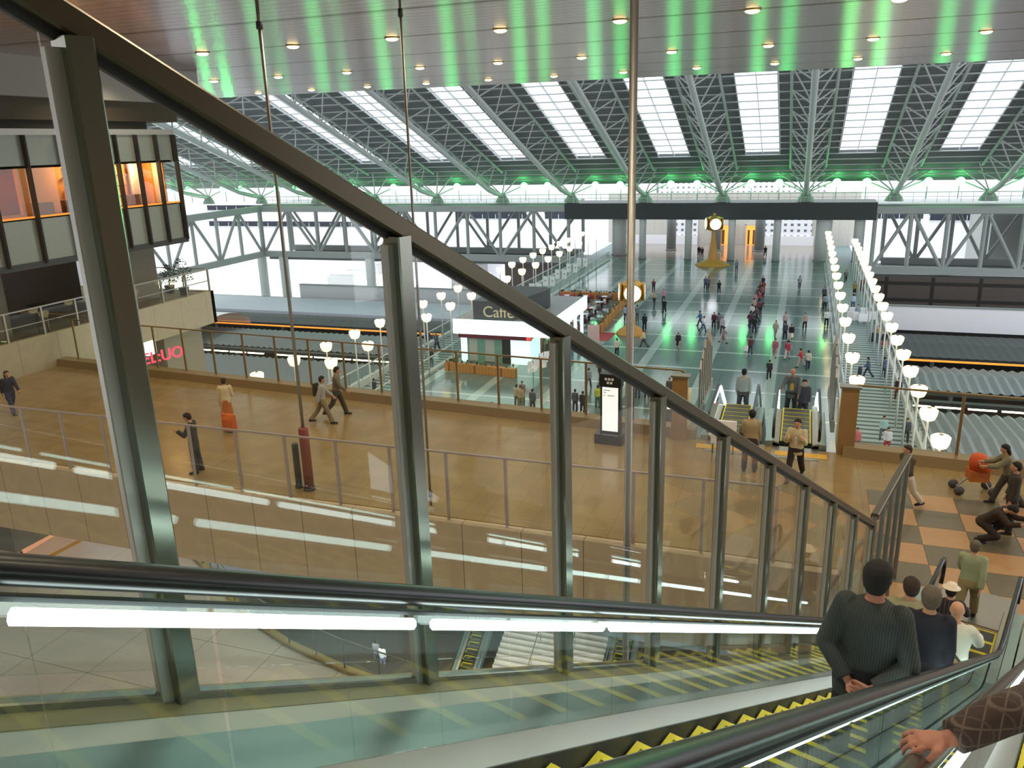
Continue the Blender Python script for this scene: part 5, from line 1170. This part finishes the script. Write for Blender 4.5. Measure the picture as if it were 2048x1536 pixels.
# ---- riders on the near left escalator
def step_z(s): 
    k=math.floor((s+1.2)/.4); x=-1.2+k*.4; return max(zmain(x),zmain(x+.4))
def rider(label,s,L,h,headdrop=None,**kw):
    z=step_z(s)+.004; p=C0+AZ*s+RZ*L; return figure(label,(p.x,p.y,z),-.305+kw.pop('turn',0),h,det=kw.pop('det',2),**kw)
POSES['back2']=dict(arms=((0,0,0),(0,0,0)),legs=((1,2,6),(-1,2,6)),lean=2,nod=4,curl=.55,palm0=(0,-.3,1),palm1=(0,1,.3),
  ov={'el0':(-.055,-.05,-.165),'wr0':(.055,-.115,-.262),'hd0':(.8,-.25,-.35),'el1':(.06,-.05,-.165),'wr1':(-.045,-.135,-.255),'hd1':(-.8,-.1,-.4)})
rider('dark-haired man in dark striped shirt, hands clasped behind his back, nearest escalator rider',4.85,-.92,1.62,pose='back2',top='plaid1',bot='15161a',hair=HB,wid=1.28,hem=.05,skin=SKINR)
rider('short rider with grey-brown hair in navy top, second on the escalator',7.0,-.88,1.52,pose='stand',top='171a26',bot='1a1c24',hair=HG,wid=1.15,turn=.2,det=1)
rider('balding rider in white jacket with diagonal strap, hand on the handrail',8.9,-.86,1.50,pose='railR',top='c4c8bc',bot='b0a890',hair=HG,hairk='bald',wid=1.2,turn=.1,det=1,skin=SKIN)
rider('rider in a brown cap partly hidden behind the nearest man',8.6,-1.28,1.60,pose='stand',top='8a8468',bot='4a4438',hair=HBR,det=1,turn=.3)
rider('rider in a wide pink-cream sun hat and dark dotted top near the escalator foot',13.4,-1.42,1.62,pose='railR',top='dots',bot='4a4438',hair=HB,hat=WHT,det=1,turn=.1)
pp=C0+AZ*15.3+RZ*-1.35; figure('grey-haired person in sage shirt stepping off at the escalator foot',(pp.x,pp.y,BZ+.02),-.3,1.66,'walk1','8f9678','8a7a58',HG,1,wid=1.1)
bp=C0+AZ*8.72+RZ*-.80; bag(Vector((bp.x,bp.y,step_z(8.9)+.74)),.2,.1,.16,pm('yellow_pouch','#c08a18',.6),'yellow pouch at the white-jacketed rider\'s hip',.3,'pouch',False)
# diagonal strap on the white jacket
rid=[o for o in scene.objects if o.get('label','').startswith('balding rider')][0]
MB().loft([((-.13,-.07,1.22),(.02,0,0),(0,.012,0)),((-.05,-.125,1.06),(.02,0,0),(0,.012,0)),((.07,-.125,.92),(.02,0,0),(0,.012,0)),((.15,-.09,.82),(.02,0,0),(0,.012,0))],8).build('shoulder_strap',pm('dark_strap','#4a4030',.7),rid)
# rider on the near escalator, holding its handrail
RS,RL,RH=2.85,.19,1.56
pz_=step_z(RS)+.004; rp=C0+AZ*RS+RZ*RL; rp=Vector((rp.x,rp.y,pz_)); Mi=Matrix.Rotation(.305,3,'Z')
def W(sv,L,h): return C0+AZ*sv+RZ*L+Vector((0,0,-SL*sv+h))
def loc_(p): return Mi@(p-rp)
SH=Vector((-.098*RH,0,.80*RH)); hd_=Mi@(RZ*-.85-AZ*.45+Vector((0,0,-.12)))
POSES['hold']=dict(arms=((0,0,0),(2,8,12)),legs=((1,2,5),(-1,2,5)),lean=0,nod=10,curl=.42,palm0=tuple(Mi@Vector((0,0,-1))),
  ov={'el0':tuple((loc_(W(2.47,-.08,-.30))-SH)/RH),'wr0':tuple((loc_(W(2.34,-.20,-.43))-SH)/RH),'hd0':tuple(hd_)})
figure('rider in a plaid shirt at the right edge, left hand on the near escalator handrail',tuple(rp),-.305,RH,'hold','plaid0','5a4a32',HBR,2,skin=SKINR,wid=1.1)
